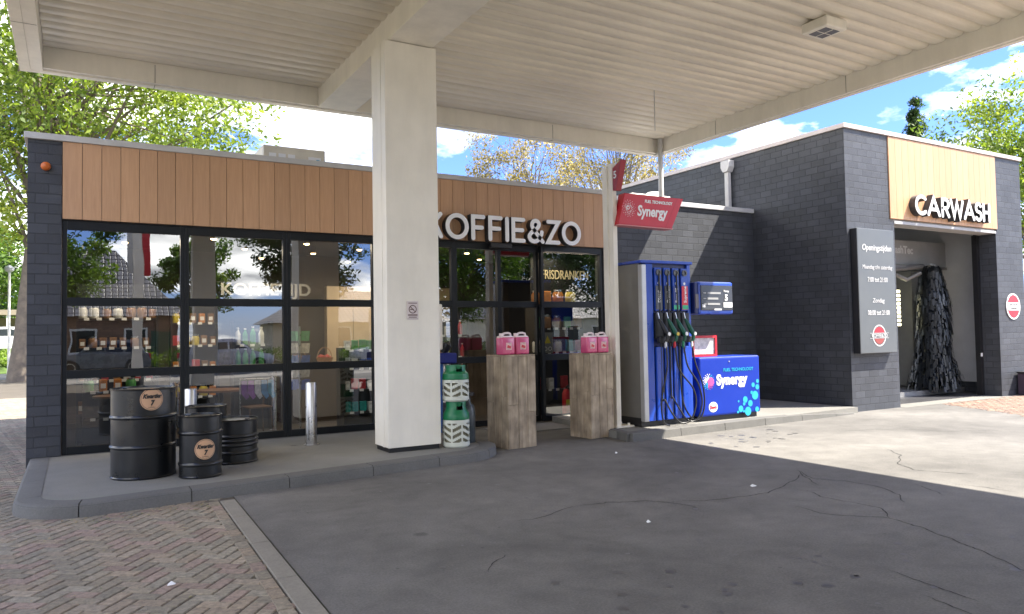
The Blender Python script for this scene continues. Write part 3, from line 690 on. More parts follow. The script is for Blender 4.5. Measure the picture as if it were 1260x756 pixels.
# ---- CARWASH sign letters
cs_ = thing('carwash_sign', 'large white raised letters CARWASH with dark sides on the wood panel', 'sign', (16.2, CY - .02, 3.9))
SIDE = mat('letter_side', (.03, .035, .04), .4); FACE = mat('letter_face', (.95, .95, .94), .35, var=.02)
for ch, a, b in (('C', 14.79, 15.19), ('A', 15.21, 15.68), ('R', 15.72, 16.02), ('W', 16.04, 16.56), ('A', 16.56, 16.99), ('S', 17.0, 17.28), ('H', 17.31, 17.61)):
    letter(ch, a, b, 3.89, .43, CY - .022, CY - .15, .038, [FACE, SIDE], cs_)
# ---- KOFFIE&ZO letters
ks = thing('shop_sign', 'large white rounded letters KOFFIE&ZO above the shop door on wood cladding', 'sign', (6.5, FY - .02, 3.2))
for ch, a, b in (('K', 5.0, 5.28), ('O', 5.31, 5.75), ('F', 5.79, 6.07), ('F', 6.12, 6.41), ('I', 6.455, 6.54), ('E', 6.58, 6.87), ('&', 6.91, 7.26), ('Z', 7.30, 7.61), ('O', 7.64, 8.07)):
    letter(ch, a, b, 3.2, .45, FY - .022, FY - .15, .04, [FACE, SIDE], ks)

# ---- opening hours board
ob = thing('opening_hours_board', 'tall dark grey board with white opening hours lettering on the car wash pier', 'sign', (13.45, CY - .01, 1.11))
mb = MB(); mb.box(12.88, 14.03, CY - .15, CY - .003, 1.11, 3.52); mb.build('board', mat('board_grey', (.10, .11, .115), .4), ob, bevel=.012)
mb = MB(); mb.box(12.872, 12.93, CY - .146, CY - .002, 1.118, 3.51); mb.build('side_edge', BLACK, ob)
LET = mat('board_letter', (.6, .6, .6), .5); yb = CY - .1535
def ctext(s, size, z, parent, xc, mt=LET, y=yb, **k): return text(s, size, mt, parent, xc, y, z, align='CENTER', **k)
xc = 13.47
ctext('Openingstijden', .165, 3.1, ob, xc, bold=.0015, shear=.15, sxx=.92)
ctext('Maandag t/m zaterdag', .112, 2.74, ob, xc, bold=.0, shear=.15, sxx=.95)
ctext('7:00 tot 21:00', .13, 2.49, ob, xc, bold=.001, sxx=.85)
ctext('Zondag', .12, 2.09, ob, xc, bold=.0005, shear=.15)
ctext('08:00 tot 21:00', .13, 1.85, ob, xc, bold=.001, sxx=.85)
mb = MB(); 
def disc(mb, x, y, z, r, mi=0, n=28, t=.002, hole=0, a0=0, a1=360):
    pts = [(x + r * math.cos(R(a0 + (a1 - a0) * k / n)), z + r * math.sin(R(a0 + (a1 - a0) * k / n))) for k in range(n + (a1 - a0 != 360))]
    if hole:
        q = [(x + hole * math.cos(R(a0 + (a1 - a0) * k / n)), z + hole * math.sin(R(a0 + (a1 - a0) * k / n))) for k in range(n + 1)]
        p = [(x + r * math.cos(R(a0 + (a1 - a0) * k / n)), z + r * math.sin(R(a0 + (a1 - a0) * k / n))) for k in range(n + 1)]
        for k in range(n): mb.quad((p[k][0], y, p[k][1]), (p[k + 1][0], y, p[k + 1][1]), (q[k + 1][0], y, q[k + 1][1]), (q[k][0], y, q[k][1]), mi)
    else: mb.add([(p[0], y, p[1]) for p in pts], [tuple(range(len(pts)))], mi)
disc(mb, 13.46, yb - .001, 1.45, .21, 0, hole=.185)
disc(mb, 13.46, yb - .001, 1.45, .165, 1, a0=20, a1=160); disc(mb, 13.46, yb - .001, 1.45, .165, 2, a0=200, a1=340)
mb.box(13.17, 13.75, yb - .004, yb - .002, 1.495, 1.502, 0); mb.box(13.17, 13.75, yb - .004, yb - .002, 1.397, 1.404, 0)
mb.build('emblem', [LET, RED, mat('emblem_brown', (.3, .06, .05), .5)], ob)
ctext('KOFFIE&ZO', .105, 1.413, ob, 13.46, bold=.001, y=yb - .006, sxx=.9)

# ---- no entry sign
ns = thing('no_entry_sign', 'round red sign with white bar on the pier right of the car wash bay', 'sign', (18.72, CY - .01, 2.04))
mb = MB(); mb.lathe([(.3, -.004), (.3, -.02)], 18.72, CY, 2.04, 40, axis='y'); mb.build('disc', WHT, ns)
mb = MB(); disc(mb, 18.72, CY - .022, 2.04, .265, 0, 40); mb.build('red_field', RED, ns)
mb = MB(); mb.box(18.49, 18.95, CY - .026, CY - .0235, 1.95, 2.13); mb.build('white_bar', WHT, ns)
text('GEEN TOEGANG', .05, INK, ns, 18.72, CY - .028, 2.06, align='CENTER'); text('VERBODEN', .05, INK, ns, 18.72, CY - .028, 1.98, align='CENTER')
# ---- dark bin at the right edge
bn = thing('waste_bin', 'low dark bin with sloping front against the car wash wall at the picture edge', 'bin', (18.98, 8.9, 0))
mb = MB(); mb.prism([(8.62, .01), (9.06, .01), (9.06, .5), (8.82, .5)], 'x', 18.72, 19.25); mb.build('body', mat('bin_plum', (.045, .03, .05), .5), bn, bevel=.015)
mb = MB(); mb.box(18.70, 19.27, 8.79, 9.07, .502, .54); mb.build('lid', BLACK, bn, bevel=.01)

# ---- downpipe with hopper on the car wash side wall, roof drain pipe
dp = thing('downpipe', 'pale grey downpipe with square hopper head on the car wash side wall', 'downpipe', (12.7, 12.0, 4.1))
mb = MB(); mb.prism([(11.87, 5.42), (12.12, 5.42), (12.12, 5.27), (12.06, 5.16), (11.93, 5.16), (11.87, 5.27)], 'x', 12.61, 12.785); mb.build('hopper', GREYP, dp, bevel=.008)
mb = MB(); mb.box(12.65, 12.75, 11.94, 12.05, 4.0, 5.16); mb.build('pipe', GREYP, dp, bevel=.012)

# ---- roof units
ru = thing('rooftop_unit', 'beige rooftop ventilation box behind the shop parapet, left of the column', 'ventilation unit', (3.25, 13.4, 4.08))
mb = MB(); mb.box(2.76, 3.82, 13.0, 13.9, 4.1, 4.9); mb.build('casing', mat('beige_casing', (.68, .62, .5), .5), ru, bevel=.01)
mb = MB(); mb.box(3.52, 3.74, 12.992, 12.998, 4.45, 4.76); mb.build('label_plate', WHT, ru)
mb = MB(); mb.quad((3.54, 12.988, 4.5), (3.60, 12.988, 4.5), (3.72, 12.988, 4.72), (3.66, 12.988, 4.72)); mb.build('cyan_mark', CYAN, ru)
mb = MB(); [mb.box(2.85 + .16 * k, 2.97 + .16 * k, 12.99, 12.998, 4.7, 4.77) for k in range(3)]; mb.build('warning_stickers', WHT, ru)
ac = thing('rooftop_cooler', 'low white rooftop cooler box behind the parapet above the red sign', 'ventilation unit', (11.2, 13.3, 4.08))
mb = MB(); mb.box(10.75, 11.9, 13.0, 13.6, 4.1, 4.72); mb.build('casing', WHITE, ac, bevel=.02)
mb = MB(); mb.lathe([(.18, 0), (.18, .09), (.14, .12)], 11.65, 13.3, 4.72, 20); mb.build('vent_cap', WHITE, ac, smooth=True)
mb = MB(); [mb.box(10.85, 11.8, 12.985, 12.998, 4.25 + k * .06, 4.28 + k * .06) for k in range(7)]; mb.build('grille', GREYP, ac)

# ================================================================== CANOPY
cp = thing('forecourt_canopy', 'wide cream canopy with ribbed metal underside held by square columns', 'canopy', (5, 3, 5.45))
CX0, CX1, CY0, CY1, ZB, ZS = -.68, 11.1, -6.6, 12.52, 5.45, 5.75
mb = MB()
mb.box(CX0, CX0 + .13, CY0, CY1, ZB - .004, 6.15); mb.box(CX0 + .131, CX0 + .28, CY0 + .13, CY1 - .13, ZB, 5.92)
mb.box(CX1 - .1, CX1, CY0, CY1, ZB - .004, 6.15); mb.box(CX1 - .17, CX1 - .101, CY0 + .1, CY1 - .1, ZB + .012, 5.92)
mb.box(CX0 + .13, CX1 - .1, CY1 - .13, CY1, ZB - .002, 6.15); mb.box(CX0 + .281, CX1 - .171, CY1 - .21, CY1 - .131, ZB + .02, 5.9)
mb.box(CX0 + .13, CX1 - .1, CY0, CY0 + .13, ZB - .002, 6.15)
mb.build('fascia', WHITE, cp, bevel=.004)
JN = mat('joint_line', (.12, .11, .09), .8)  # thin dark lines along the fascia joints
for xj in (1.03, 4.9, 8.2): MB().box(xj, xj + .006, CY1 - .214, CY1 - .2105, ZB + .02, ZS).build('fascia_joint', JN, cp); MB().box(xj, xj + .006, CY1 - .2, CY1 - .001, ZB - .0055, ZB - .0025).build('fascia_joint', JN, cp)
for yj in (-2, 1.5, 4.6, 7.7, 10.6):
    MB().box(CX1 - .1735, CX1 - .1705, yj, yj + .006, ZB + .02, ZS).build('fascia_joint', JN, cp); MB().box(CX0 + .001, CX0 + .27, yj, yj + .006, ZB - .007, ZB - .0045).build('fascia_joint', JN, cp)
# ribbed soffit
prof = []; y = CY0 + .14; p_ = .25
while y < CY1 - .215:
    for f, dz in ((0, .045), (.06, .045), (.13, .018), (.28, .003), (.5, 0), (.72, .003), (.87, .018), (.94, .045)): prof.append((y + f * p_, ZS + dz))
    y += p_
prof = [q for q in prof if q[0] < CY1 - .215]
for (xa, xb) in ((CX0 + .285, 3.49), (4.13, CX1 - .175)):
    pass
mb = MB(); n = len(prof)
xs = [CX0 + .285, 3.49, 4.13, CX1 - .172]
vs = [(x, y, z) for x in (xs[0], xs[3]) for y, z in prof]
mb.add(vs, [(i, i + 1, n + i + 1, n + i) for i in range(n - 1)])
sf = mb.build('ribbed_soffit', CANOPY, cp, smooth=True)
mb = MB(); mb.box(CX0 + .1, CX1 - .1, CY0 + .1, CY1 - .1, 5.93, 6.05); mb.build('roof', WHITE, cp)
mb = MB(); mb.box(3.5, 4.12, CY0 + .135, CY1 - .215, ZB - .003, 5.86); mb.build('beam', WHITE, cp, bevel=.004)
def column(y0, y1, zb, label=None):
    mb = MB(); mb.box(3.44, 4.17, y0, y1, zb + .06, ZB - .012); c = mb.build('column', WHITE, cp, bevel=.006)
    mb = MB(); mb.box(3.46, 4.15, y0 + .02, y1 - .02, zb, zb + .058); mb.build('plinth', BLACK, c)
    MB().box(3.434, 3.4385, y0 + .14, y0 + .2, zb + .06, ZB - .02).build('cover_strip', WHITE, c)
    mb = MB(); mb.box(3.47, 4.14, y0 + .03, y1 - .03, ZB - .012, ZB - .004); mb.build('shadow_gap', BLACK, c)
    return c
column(9.04, 9.54, .118); column(-4.9, -4.4, .0)
lf = thing('canopy_lamp', 'square cream light fitting with a four-pane lens under the canopy', 'lamp', (8.75, 6.47, 5.74))
mb = MB(); mb.box(8.55, 8.97, 6.27, 6.68, 5.61, 5.75); mb.build('housing', WHITE, lf, bevel=.02)
mb = MB(); mb.box(8.62, 8.90, 6.34, 6.61, 5.604, 5.609); mb.build('lens', mat('lens_grey', (.22, .22, .24), .15), lf)
mb = MB(); mb.box(8.755, 8.765, 6.34, 6.61, 5.6, 5.6035); mb.box(8.62, 8.754, 6.47, 6.48, 5.6, 5.6035); mb.box(8.766, 8.9, 6.47, 6.48, 5.6, 5.6035); mb.build('lens_bars', WHITE, lf)
rp_ = thing('roof_drain_pipe', 'slim grey drain pipe dropping from the canopy corner to the shop roof', 'pipe', (10.9, 12.2, 4.1))
mb = MB(); mb.tube([(10.86, 12.15, 4.08), (10.86, 12.15, 5.74)], .055, 16); mb.build('pipe', GREYP, rp_, smooth=True)
mb = MB(); mb.box(10.80, 10.92, 12.08, 12.3, 5.40, 5.44); mb.build('bracket', GREYP, rp_)
tag(MB().tube([(8.62, 9.76, 5.06), (8.62, 9.76, 5.76)], .008, 6).build('hanging_rod', GREYP), 'thin metal rod hanging from the ribbed canopy underside', 'rod')
nsg = thing('no_smoking_sign', 'small white no smoking notice on the front of the cream column', 'sign', (3.79, 9.04, 1.9))
mb = MB(); mb.box(3.705, 3.865, 9.03, 9.038, 1.81, 2.05); mb.build('plate', mat('plate_white', (.7, .62, .6), .4), nsg, bevel=.002)
mb = MB(); mb.box(3.712, 3.858, 9.0275, 9.0295, 1.82, 1.823); disc(mb, 3.785, 9.028, 1.945, .055, 0, hole=.044)
mb.quad((3.745, 9.0275, 1.98), (3.752, 9.0275, 1.987), (3.825, 9.0275, 1.912), (3.818, 9.0275, 1.905)); mb.box(3.75, 3.80, 9.027, 9.029, 1.938, 1.95)
mb.box(3.72, 3.85, 9.027, 9.029, 1.863, 1.878); mb.box(3.73, 3.84, 9.027, 9.029, 1.838, 1.848); mb.box(3.725, 3.845, 9.027, 9.029, 2.02, 2.03)
mb.build('pictogram', mat('sign_brown', (.12, .05, .045), .5), nsg)

# ================================================================== SIGN POST + SYNERGY SIGN
sp_ = thing('pump_sign_post', 'slender cream post beside the fuel dispenser carrying a red numbered panel and red sign', 'sign post', (7.38, 9.42, .11))
mb = MB(); mb.box(7.33, 7.415, 9.34, 9.52, .12, 4.28); mb.box(7.30, 7.332, 9.44, 9.56, .12, 4.24); mb.build('post', WHITE, sp_, bevel=.006)
mb = MB(); mb.box(7.28, 7.62, 9.28, 9.58, .111, .135); mb.lathe([(.02, .02), (.02, .06)], 7.55, 9.33, .11, 8); mb.lathe([(.02, .02), (.02, .06)], 7.55, 9.53, .11, 8); mb.build('base_plate', WHITE, sp_)
mb = MB(); mb.prism([(9.338, 3.84), (9.338, 4.20), (9.12, 4.30), (9.26, 3.83)], 'x', 7.345, 7.45); fl = mb.build('number_panel', DRED, sp_, bevel=.004)
text('5', .16, WHT, fl, 7.342, 9.32, 4.03, facing='-x', name='number', bold=.004)
sgn = MB(); sgn.prism([(7.50, 3.80), (8.74, 3.80), (8.47, 3.29), (7.36, 3.30)], 'y', 9.24, 9.4); sg = sgn.build('sign_panel', RED, sp_, bevel=.008)
mb = MB(); mb.prism([(7.355, 3.28), (8.465, 3.27), (8.48, 3.288), (7.36, 3.297)], 'y', 9.22, 9.41); mb.build('lower_edge', mat('pink_edge', (.6, .2, .2), .4), sg)
mb = MB(); mb.quad((8.60, 9.2375, 3.79), (8.605, 9.2375, 3.79), (8.335, 9.2375, 3.30), (8.33, 9.2375, 3.30)); mb.build('seam', DRED, sg)
text('Synergy', .235, WHT, sg, 7.74, 9.236, 3.46, bold=.007, shear=.18, sxx=.84)
text('FUEL TECHNOLOGY', .066, WHT, sg, 7.90, 9.236, 3.675, bold=.0025, shear=.18, sxx=.95)
def burst(mb, x, y, z, r, mi=0, seed=1, dot=.012, flatx=1.0):
    rg = random.Random(seed)
    for ring, (rad, cnt) in enumerate(((.35, 12), (.52, 14), (.7, 16), (.88, 16))):
        for k in range(cnt):
            a = 2 * PI * (k + .5 * (ring % 2)) / cnt; q = dot * (1.1 - .15 * ring) * rg.uniform(.7, 1.2)
            disc(mb, x + r * rad * math.cos(a) * flatx, y, z + r * rad * math.sin(a), q, mi if not callable(mi) else mi(a), 8)
mb = MB(); burst(mb, 7.575, 9.236, 3.56, .15, dot=.0085); disc(mb, 7.56, 9.236, 3.57, .032, 0, 14, hole=.018); mb.build('burst_logo', WHT, sg)
MB().box(7.41, 7.5, 9.38, 9.46, 3.60, 3.7).build('bracket', GREYP, sp_); MB().box(7.41, 7.48, 9.38, 9.46, 3.38, 3.44).build('bracket', GREYP, sp_)

# ================================================================== FUEL DISPENSER
fd = thing('fuel_dispenser', 'tall blue fuel dispenser with four hoses, display and low blue housing beside the wall', 'fuel pump', (8.2, 9.4, .11))
mb = MB(); mb.box(7.665, 7.70, 9.16, 9.68, .25, 2.70); mb.build('side_panel', mat('dispenser_side', (.2, .19, .17), .35, metal=.3, bump=.2, bscale=60), fd)
mb = MB(); mb.box(7.66, 8.66, 9.15, 9.66, .115, .25); mb.build('base', BLACK, fd)
mb = MB(); mb.box(7.655, 7.745, 9.06, 9.158, .2, 2.66); mb.build('trim', SILV, fd, bevel=.01)
mb = MB(); mb.box(7.746, 8.70, 9.14, 9.66, .2, 2.68); mb.box(7.75, 7.90, 9.09, 9.139, .2, 2.68); mb.box(8.63, 8.70, 9.09, 9.139, .2, 2.68); mb.build('cabinet', BLUE, fd, bevel=.006)
mb = MB(); mb.box(7.64, 8.72, 9.05, 9.69, 2.682, 2.73); mb.build('top_cap', BLUE, fd, bevel=.012)
mb = MB(); mb.box(7.901, 8.629, 9.125, 9.1385, .2, 2.68); mb.build('hose_bay', DBLUE, fd)
LABC = [(.07, .075, .09), (.02, .02, .025), (.02, .04, .22), (.65, .02, .04)]
NAMES = ['Diesel', 'Premium', 'Euro 95', 'Supreme']; xs = [7.93, 8.113, 8.296, 8.479]
for i, x in enumerate(xs):
    mb = MB(); mb.box(x, x + .138, 9.07, 9.124, .2, 1.36); mb.box(x, x + .138, 9.07, 9.124, 1.93, 2.62); hc = mb.build('hose_column', BLUE, fd, bevel=.012)
    mb = MB(); mb.lathe([(.052, -.004), (.052, -.02), (.03, -.02), (.03, -.005)], x + .069, 9.07, 2.54, 20, axis='y'); mb.build('hose_outlet', mat('outlet_grey', (.1, .1, .1), .3), hc, smooth=True)
    mb = MB(); mb.box(x + .006, x + .132, 9.058, 9.069, 1.95, 2.33); lp = mb.build('grade_label', mat('grade_' + 'abcd'[i], LABC[i], .35), fd)
    if i >= 2: mb = MB(); mb.box(x + .007, x + .131, 9.055, 9.0575, 1.955, 2.02); mb.build('green_band', mat('green_band', (.03, .4, .2), .4), lp)
    text(NAMES[i], .075, WHT, lp, x + .095, 9.0545, 2.06, rot=R(90), bold=.002)
    mb = MB(); disc(mb, x + .069, 9.066, 2.37, .022, 0, 12); mb.build('grade_mark', WHT, lp)
    mb = MB(); mb.box(x - .012, x + .15, 9.06, 9.122, 1.48, 1.90); mb.box(x + .0, x + .138, 8.99, 9.058, 1.42, 1.52); mb.build('nozzle_boot', BLACK, fd, bevel=.01)
    nc = [mat('nozzle_black', (.015, .015, .015), .4), mat('nozzle_green', (.005, .09, .05), .4)][0 if i == 0 else 1]
    mb = MB(); mb.tube([(x + .03, 9.03, 1.80), (x + .05, 8.99, 1.72), (x + .09, 8.95, 1.60), (x + .12, 8.93, 1.54)], [.018, .032, .042, .03], 10)
    mb.tube([(x + .12, 8.93, 1.54), (x + .10, 8.93, 1.46), (x + .06, 8.95, 1.42)], [.028, .024, .02], 10); nz = mb.build('nozzle', nc, fd, smooth=True)
    mb = MB(); mb.tube([(x + .005, 9.035, 1.90), (x + .03, 9.03, 1.80)], .014, 8); mb.build('spout', STEEL, nz, smooth=True)
    mb = MB(); mb.lathe([(.026, -.002), (.03, -.012), (.014, -.014)], x + .125, 8.915, 1.56, 16, axis='y'); mb.build('badge', [WHT, mat('badge_yellow', (.7, .5, .05), .4)][1 if i == 1 else 0], nz, smooth=True)
    mb = MB(); mb.tube([(x + .075, 8.94, 1.44), (x + .08, 8.94, 1.34)], .022, 10); mb.build('swivel', [mat('swivel_white', (.7, .7, .72), .4), RED, mat('swivel_green', (.02, .25, .12), .4), MATS['swivel_white']][i], nz, smooth=True)
def spline(pts, n=10):
    P = [Vector(p) for p in pts]; P = [P[0] * 2 - P[1]] + P + [P[-1] * 2 - P[-2]]; o = []
    for i in range(1, len(P) - 2):
        for k in range(n):
            t = k / n; a, b, c, d = P[i - 1:i + 3]
            o.append(.5 * ((2 * b) + (c - a) * t + (2 * a - 5 * b + 4 * c - d) * t * t + (3 * b - a - 3 * c + d) * t ** 3))
    o.append(P[-2]); return o
HO = [
 [(8.01, 8.93, 1.36), (7.99, 8.9, 1.05), (7.86, 8.85, .72), (7.80, 8.84, .45), (7.86, 8.86, .2), (8.01, 8.9, .135), (8.02, 9.0, .14)],
 [(8.19, 8.93, 1.36), (8.24, 8.9, 1.0), (8.46, 8.84, .7), (8.52, 8.84, .45), (8.42, 8.86, .2), (8.25, 8.9, .16), (8.1, 8.92, .3), (8.02, 9.0, .52), (8.02, 9.06, .56), (8.03, 9.08, 1.2), (8.0, 9.05, 2.52)],
 [(8.375, 8.93, 1.36), (8.42, 8.9, 1.05), (8.6, 8.86, .75), (8.67, 8.86, .45), (8.58, 8.88, .2), (8.42, 8.92, .18), (8.28, 8.95, .36), (8.2, 9.02, .55), (8.2, 9.05, .6), (8.2, 9.06, 1.3), (8.18, 9.05, 2.52)],
 [(8.56, 8.93, 1.36), (8.58, 8.9, 1.1), (8.70, 8.87, .75), (8.74, 8.88, .42), (8.66, 8.9, .2), (8.52, 8.95, .22), (8.42, 9.03, .5), (8.40, 9.06, 1.2), (8.365, 9.05, 2.52)]]
for h in HO: MB().tube(spline(h), .0135, 8).build('hose', RUB, fd, smooth=True)
# straight hoses down the bays
for x in (8.09, 8.27, 8.455):
    MB().tube([(x, 9.1, .25), (x, 9.1, 2.6)], .012, 8).build('hose', RUB, fd, smooth=True)
mb = MB(); mb.box(7.66, 8.71, 9.662, 9.69, .2, 2.67); mb.box(8.84, 10.22, 9.665, 9.68, .2, 1.14); mb.build('back_panel', mat('back_grey', (.03, .03, .032), .5), fd)
# display
mb = MB(); mb.box(8.722, 8.80, 9.02, 9.3, 1.88, 2.40); dsp = mb.build('display_arm', DBLUE, fd, bevel=.015)
mb = MB(); mb.box(8.801, 9.58, 9.0, 9.24, 1.87, 2.41); dsp = mb.build('display', BLUE, fd, bevel=.035, seg=3)
mb = MB(); mb.box(8.83, 9.55, 8.985, 9.01, 1.935, 2.35); sc_ = mb.build('screen', mat('screen_dark', (.045, .045, .05), .15), dsp, bevel=.01)
mb = MB(); mb.box(8.73, 8.795, 9.008, 9.018, 1.97, 2.2); mb.build('card_reader', mat('reader', (.12, .1, .11), .3), dsp)
for z, wd_ in ((2.22, .30), (2.13, .24), (2.04, .28)):
    mb = MB(); mb.box(8.97, 8.97 + wd_, 8.978, 8.983, z - .016, z + .016); mb.box(8.88, 8.94, 8.978, 8.983, z - .008, z + .008); mb.build('readout', mat('readout', (.35, .35, .35), .4), sc_)
text('5', .14, WHT, sc_, 9.36, 8.978, 2.10, bold=.006); text('Pomp', .05, WHT, sc_, 9.34, 8.978, 2.24, bold=.001)
mb = MB(); mb.box(9.33, 9.53, 8.976, 8.984, 1.985, 2.07); mb.box(8.85, 8.91, 8.976, 8.984, 1.985, 2.03); mb.box(9.12, 9.28, 8.976, 8.984, 1.937, 1.962); mb.build('sticker', WHT, sc_)
# low housing
mb = MB(); mb.box(8.86, 10.2, 9.12, 9.62, .111, .2); mb.build('housing_base', BLACK, fd)
mb = MB(); mb.box(8.82, 10.24, 9.06, 9.66, .19, 1.165); hs = mb.build('pump_housing', mat('bright_blue', (.002, .028, .33), .5, var=.05, spec=.3), fd, bevel=.035, seg=3)
yh = 9.056
text('Synergy', .235, WHT, hs, 9.20, yh, .70, bold=.010, sxx=.96)
text('FUEL TECHNOLOGY', .075, CYAN, hs, 9.36, yh, .915, bold=.001, sxx=1.02)
mb = MB(); burst(mb, 9.02, yh, .76, .14, lambda a: 0 if a < 3.6 and a > 1.2 else (1 if a < 4.6 else 2), dot=.014)
disc(mb, 9.07, yh - .001, .76, .07, 2, 20); mb.build('burst_logo', [WHT, CYAN, mat('pink_print', (.6, .08, .3), .4)], hs)
mb = MB(); rg = random.Random(4)
for (x, z, r) in ((9.86, .42, .055), (10.02, .53, .03), (10.1, .48, .075), (9.98, .35, .055), (9.92, .22, .075), (9.75, .27, .055), (9.83, .35, .03), (10.17, .72, .035), (10.16, .62, .045), (10.06, .66, .04), (9.7, .4, .018), (9.68, .22, .022), (9.82, .225, .02), (10.14, .24, .045)): disc(mb, x, yh, z, r, 0, 20)
mb.build('bubbles', CYAN, hs)
mb = MB(); 
pts = [(9.11 + .10 * math.cos(2 * PI * k / 28), .34 + .085 * math.sin(2 * PI * k / 28)) for k in range(28)]; mb.add([(p[0], yh, p[1]) for p in pts], [tuple(range(28))]); mb.build('oval_badge', WHT, hs)
mb = MB(); p2 = [(9.11 + .085 * math.cos(2 * PI * k / 28), .34 + .07 * math.sin(2 * PI * k / 28)) for k in range(28)]; p3 = [(9.11 + .077 * math.cos(2 * PI * k / 28), .34 + .062 * math.sin(2 * PI * k / 28)) for k in range(28)]
for k in range(28): j = (k + 1) % 28; mb.quad((p2[k][0], yh - .0015, p2[k][1]), (p2[j][0], yh - .0015, p2[j][1]), (p3[j][0], yh - .0015, p3[j][1]), (p3[k][0], yh - .0015, p3[k][1]))
mb.build('badge_ring', mat('ring_blue', (.02, .06, .4), .4), hs)
text('Esso', .075, RED, hs, 9.11, yh - .002, .315, align='CENTER', bold=.003)
mb = MB(); mb.lathe([(.012, 0), (.012, -.008)], 9.5, 9.058, 1.08, 10, axis='y'); mb.build('lock', SILV, hs)
# red card display on the housing
cd = thing('card_holder', 'small red framed poster holder standing on the low blue pump housing', 'poster holder', (9.1, 9.3, 1.166))
mb = MB(); X0, X1, Z0, Z1 = 8.86, 9.42, 1.168, 1.52
mb.box(X0, X1, 9.24, 9.28, Z0, Z0 + .04); mb.box(X0, X1, 9.24, 9.28, Z1 - .04, Z1); mb.box(X0, X0 + .04, 9.241, 9.279, Z0 + .04, Z1 - .04); mb.box(X1 - .04, X1, 9.241, 9.279, Z0 + .04, Z1 - .04); mb.build('frame', RED, cd)
mb = MB(); mb.quad((X0 + .04, 9.262, Z0 + .04), (X1 - .04, 9.262, Z0 + .04), (X1 - .04, 9.262, Z1 - .04), (X0 + .04, 9.262, Z1 - .04)); mb.build('poster', mat('poster', (.62, .58, .56), .3, var=.5, vscale=14), cd)

# ================================================================== DRUMS
def drum(cx, cy, r, h, label, ribs, z=.12, sticker=None):
    t = thing('oil_drum', label, 'drum', (cx, cy, z), group='black drums in front of the shop window')
    prof = [(r * .96, .0), (r + .006, .006), (r + .008, .016), (r, .026)]
    for q in ribs: prof += [(r, h * q - .022), (r + .012, h * q - .008), (r + .014, h * q), (r + .012, h * q + .008), (r, h * q + .022)]
    prof += [(r, h - .02), (r + .008, h - .014), (r + .009, h - .004), (r + .003, h), (r - .008, h), (r - .01, h - .018), (0, h - .016)]
    mb = MB(); mb.lathe(prof, 0, 0, 0, 56); b = mb.build('shell', DRUM, t, smooth=True, local=True)
    mb = MB(); mb.lathe([(.03, h - .016), (.03, h - .004), (.0, h - .004)], r * .55, -r * .3, 0, 14); mb.lathe([(.02, h - .016), (.02, h - .006), (0, h - .006)], -r * .55, r * .3, 0, 12); mb.build('bung', DRUM, t, smooth=True, local=True)
    if sticker:
        ang, zc, sr = sticker; nn_ = 36; rr2 = r + .0035
        def P(u, v, e=0): return ((rr2 + e) * math.cos(ang + u / rr2), (rr2 + e) * math.sin(ang + u / rr2), zc + v)
        def D(mb, rad, e, mi, hole=0):
            nr = 6
            for j in range(nr):
                ra, rb = hole + (rad - hole) * j / nr, hole + (rad - hole) * (j + 1) / nr
                for k in range(nn_):
                    a0, a1 = 2 * PI * k / nn_, 2 * PI * (k + 1) / nn_
                    mb.quad(P(ra * math.cos(a0), ra * math.sin(a0), e), P(rb * math.cos(a0), rb * math.sin(a0), e), P(rb * math.cos(a1), rb * math.sin(a1), e), P(ra * math.cos(a1), ra * math.sin(a1), e), mi)
        mb = MB(); D(mb, sr, 0, 0); D(mb, sr * .93, .001, 1, sr * .90)
        st_ = mb.build('sticker', [STK, INK], t, local=True)
        for s, size, zz, sh, bo in (('Kwartier', sr * .50, .12 * sr, .35, .004), ('7', sr * .62, -.52 * sr, .2, .005), ('koffiebar', sr * .2, -.78 * sr, 0, 0)):
            o = text(s, size, INK, st_, 0, 0, 0, align='CENTER', bold=bo * sr / .12, shear=sh, ext=0, local=True, sxx=.85)
            for v in o.data.vertices: v.co = P(v.co.x, v.co.z + zz, .0065)
    return t
aview = lambda x, y: math.atan2(-y, -x)
drum(.66, 9.23, .325, .965, 'largest black oil drum with round kraft sticker near its top, at the shop corner', (.35, .68), sticker=(aview(.66, 9.23) + .25, .85, .118))
drum(1.19, 8.82, .215, .665, 'narrow black drum with round kraft sticker at its middle, in front of the other drums', (.22, .72), sticker=(aview(1.19, 8.82) + .22, .31, .108))
drum(1.66, 9.62, .285, .52, 'short wide black drum without sticker, right of the narrow stickered drum', (.25, .42, .52, .62))
drum(1.42, 10.05, .24, .66, 'black drum mostly hidden behind the narrow stickered drum', (.3, .7))
# steel bollards
def bollard(x, y, h, label):
    t = thing('bollard', label, 'bollard', (x, y, .12), group='steel bollards before the shop window')
    mb = MB(); mb.lathe([(.075, 0), (.075, h - .01), (.07, h), (0, h)], 0, 0, 0, 32); mb.build('post', STEEL, t, smooth=True, local=True)
    mb = MB(); mb.lathe([(.1, 0), (.1, .006), (.076, .008)], 0, 0, 0, 28); mb.build('foot_ring', STEEL, t, smooth=True, local=True)
bollard(2.84, 10.44, .86, 'brushed steel bollard standing alone between the drums and the cream column')
bollard(1.31, 10.62, .84, 'brushed steel bollard rising behind the narrow black drum')

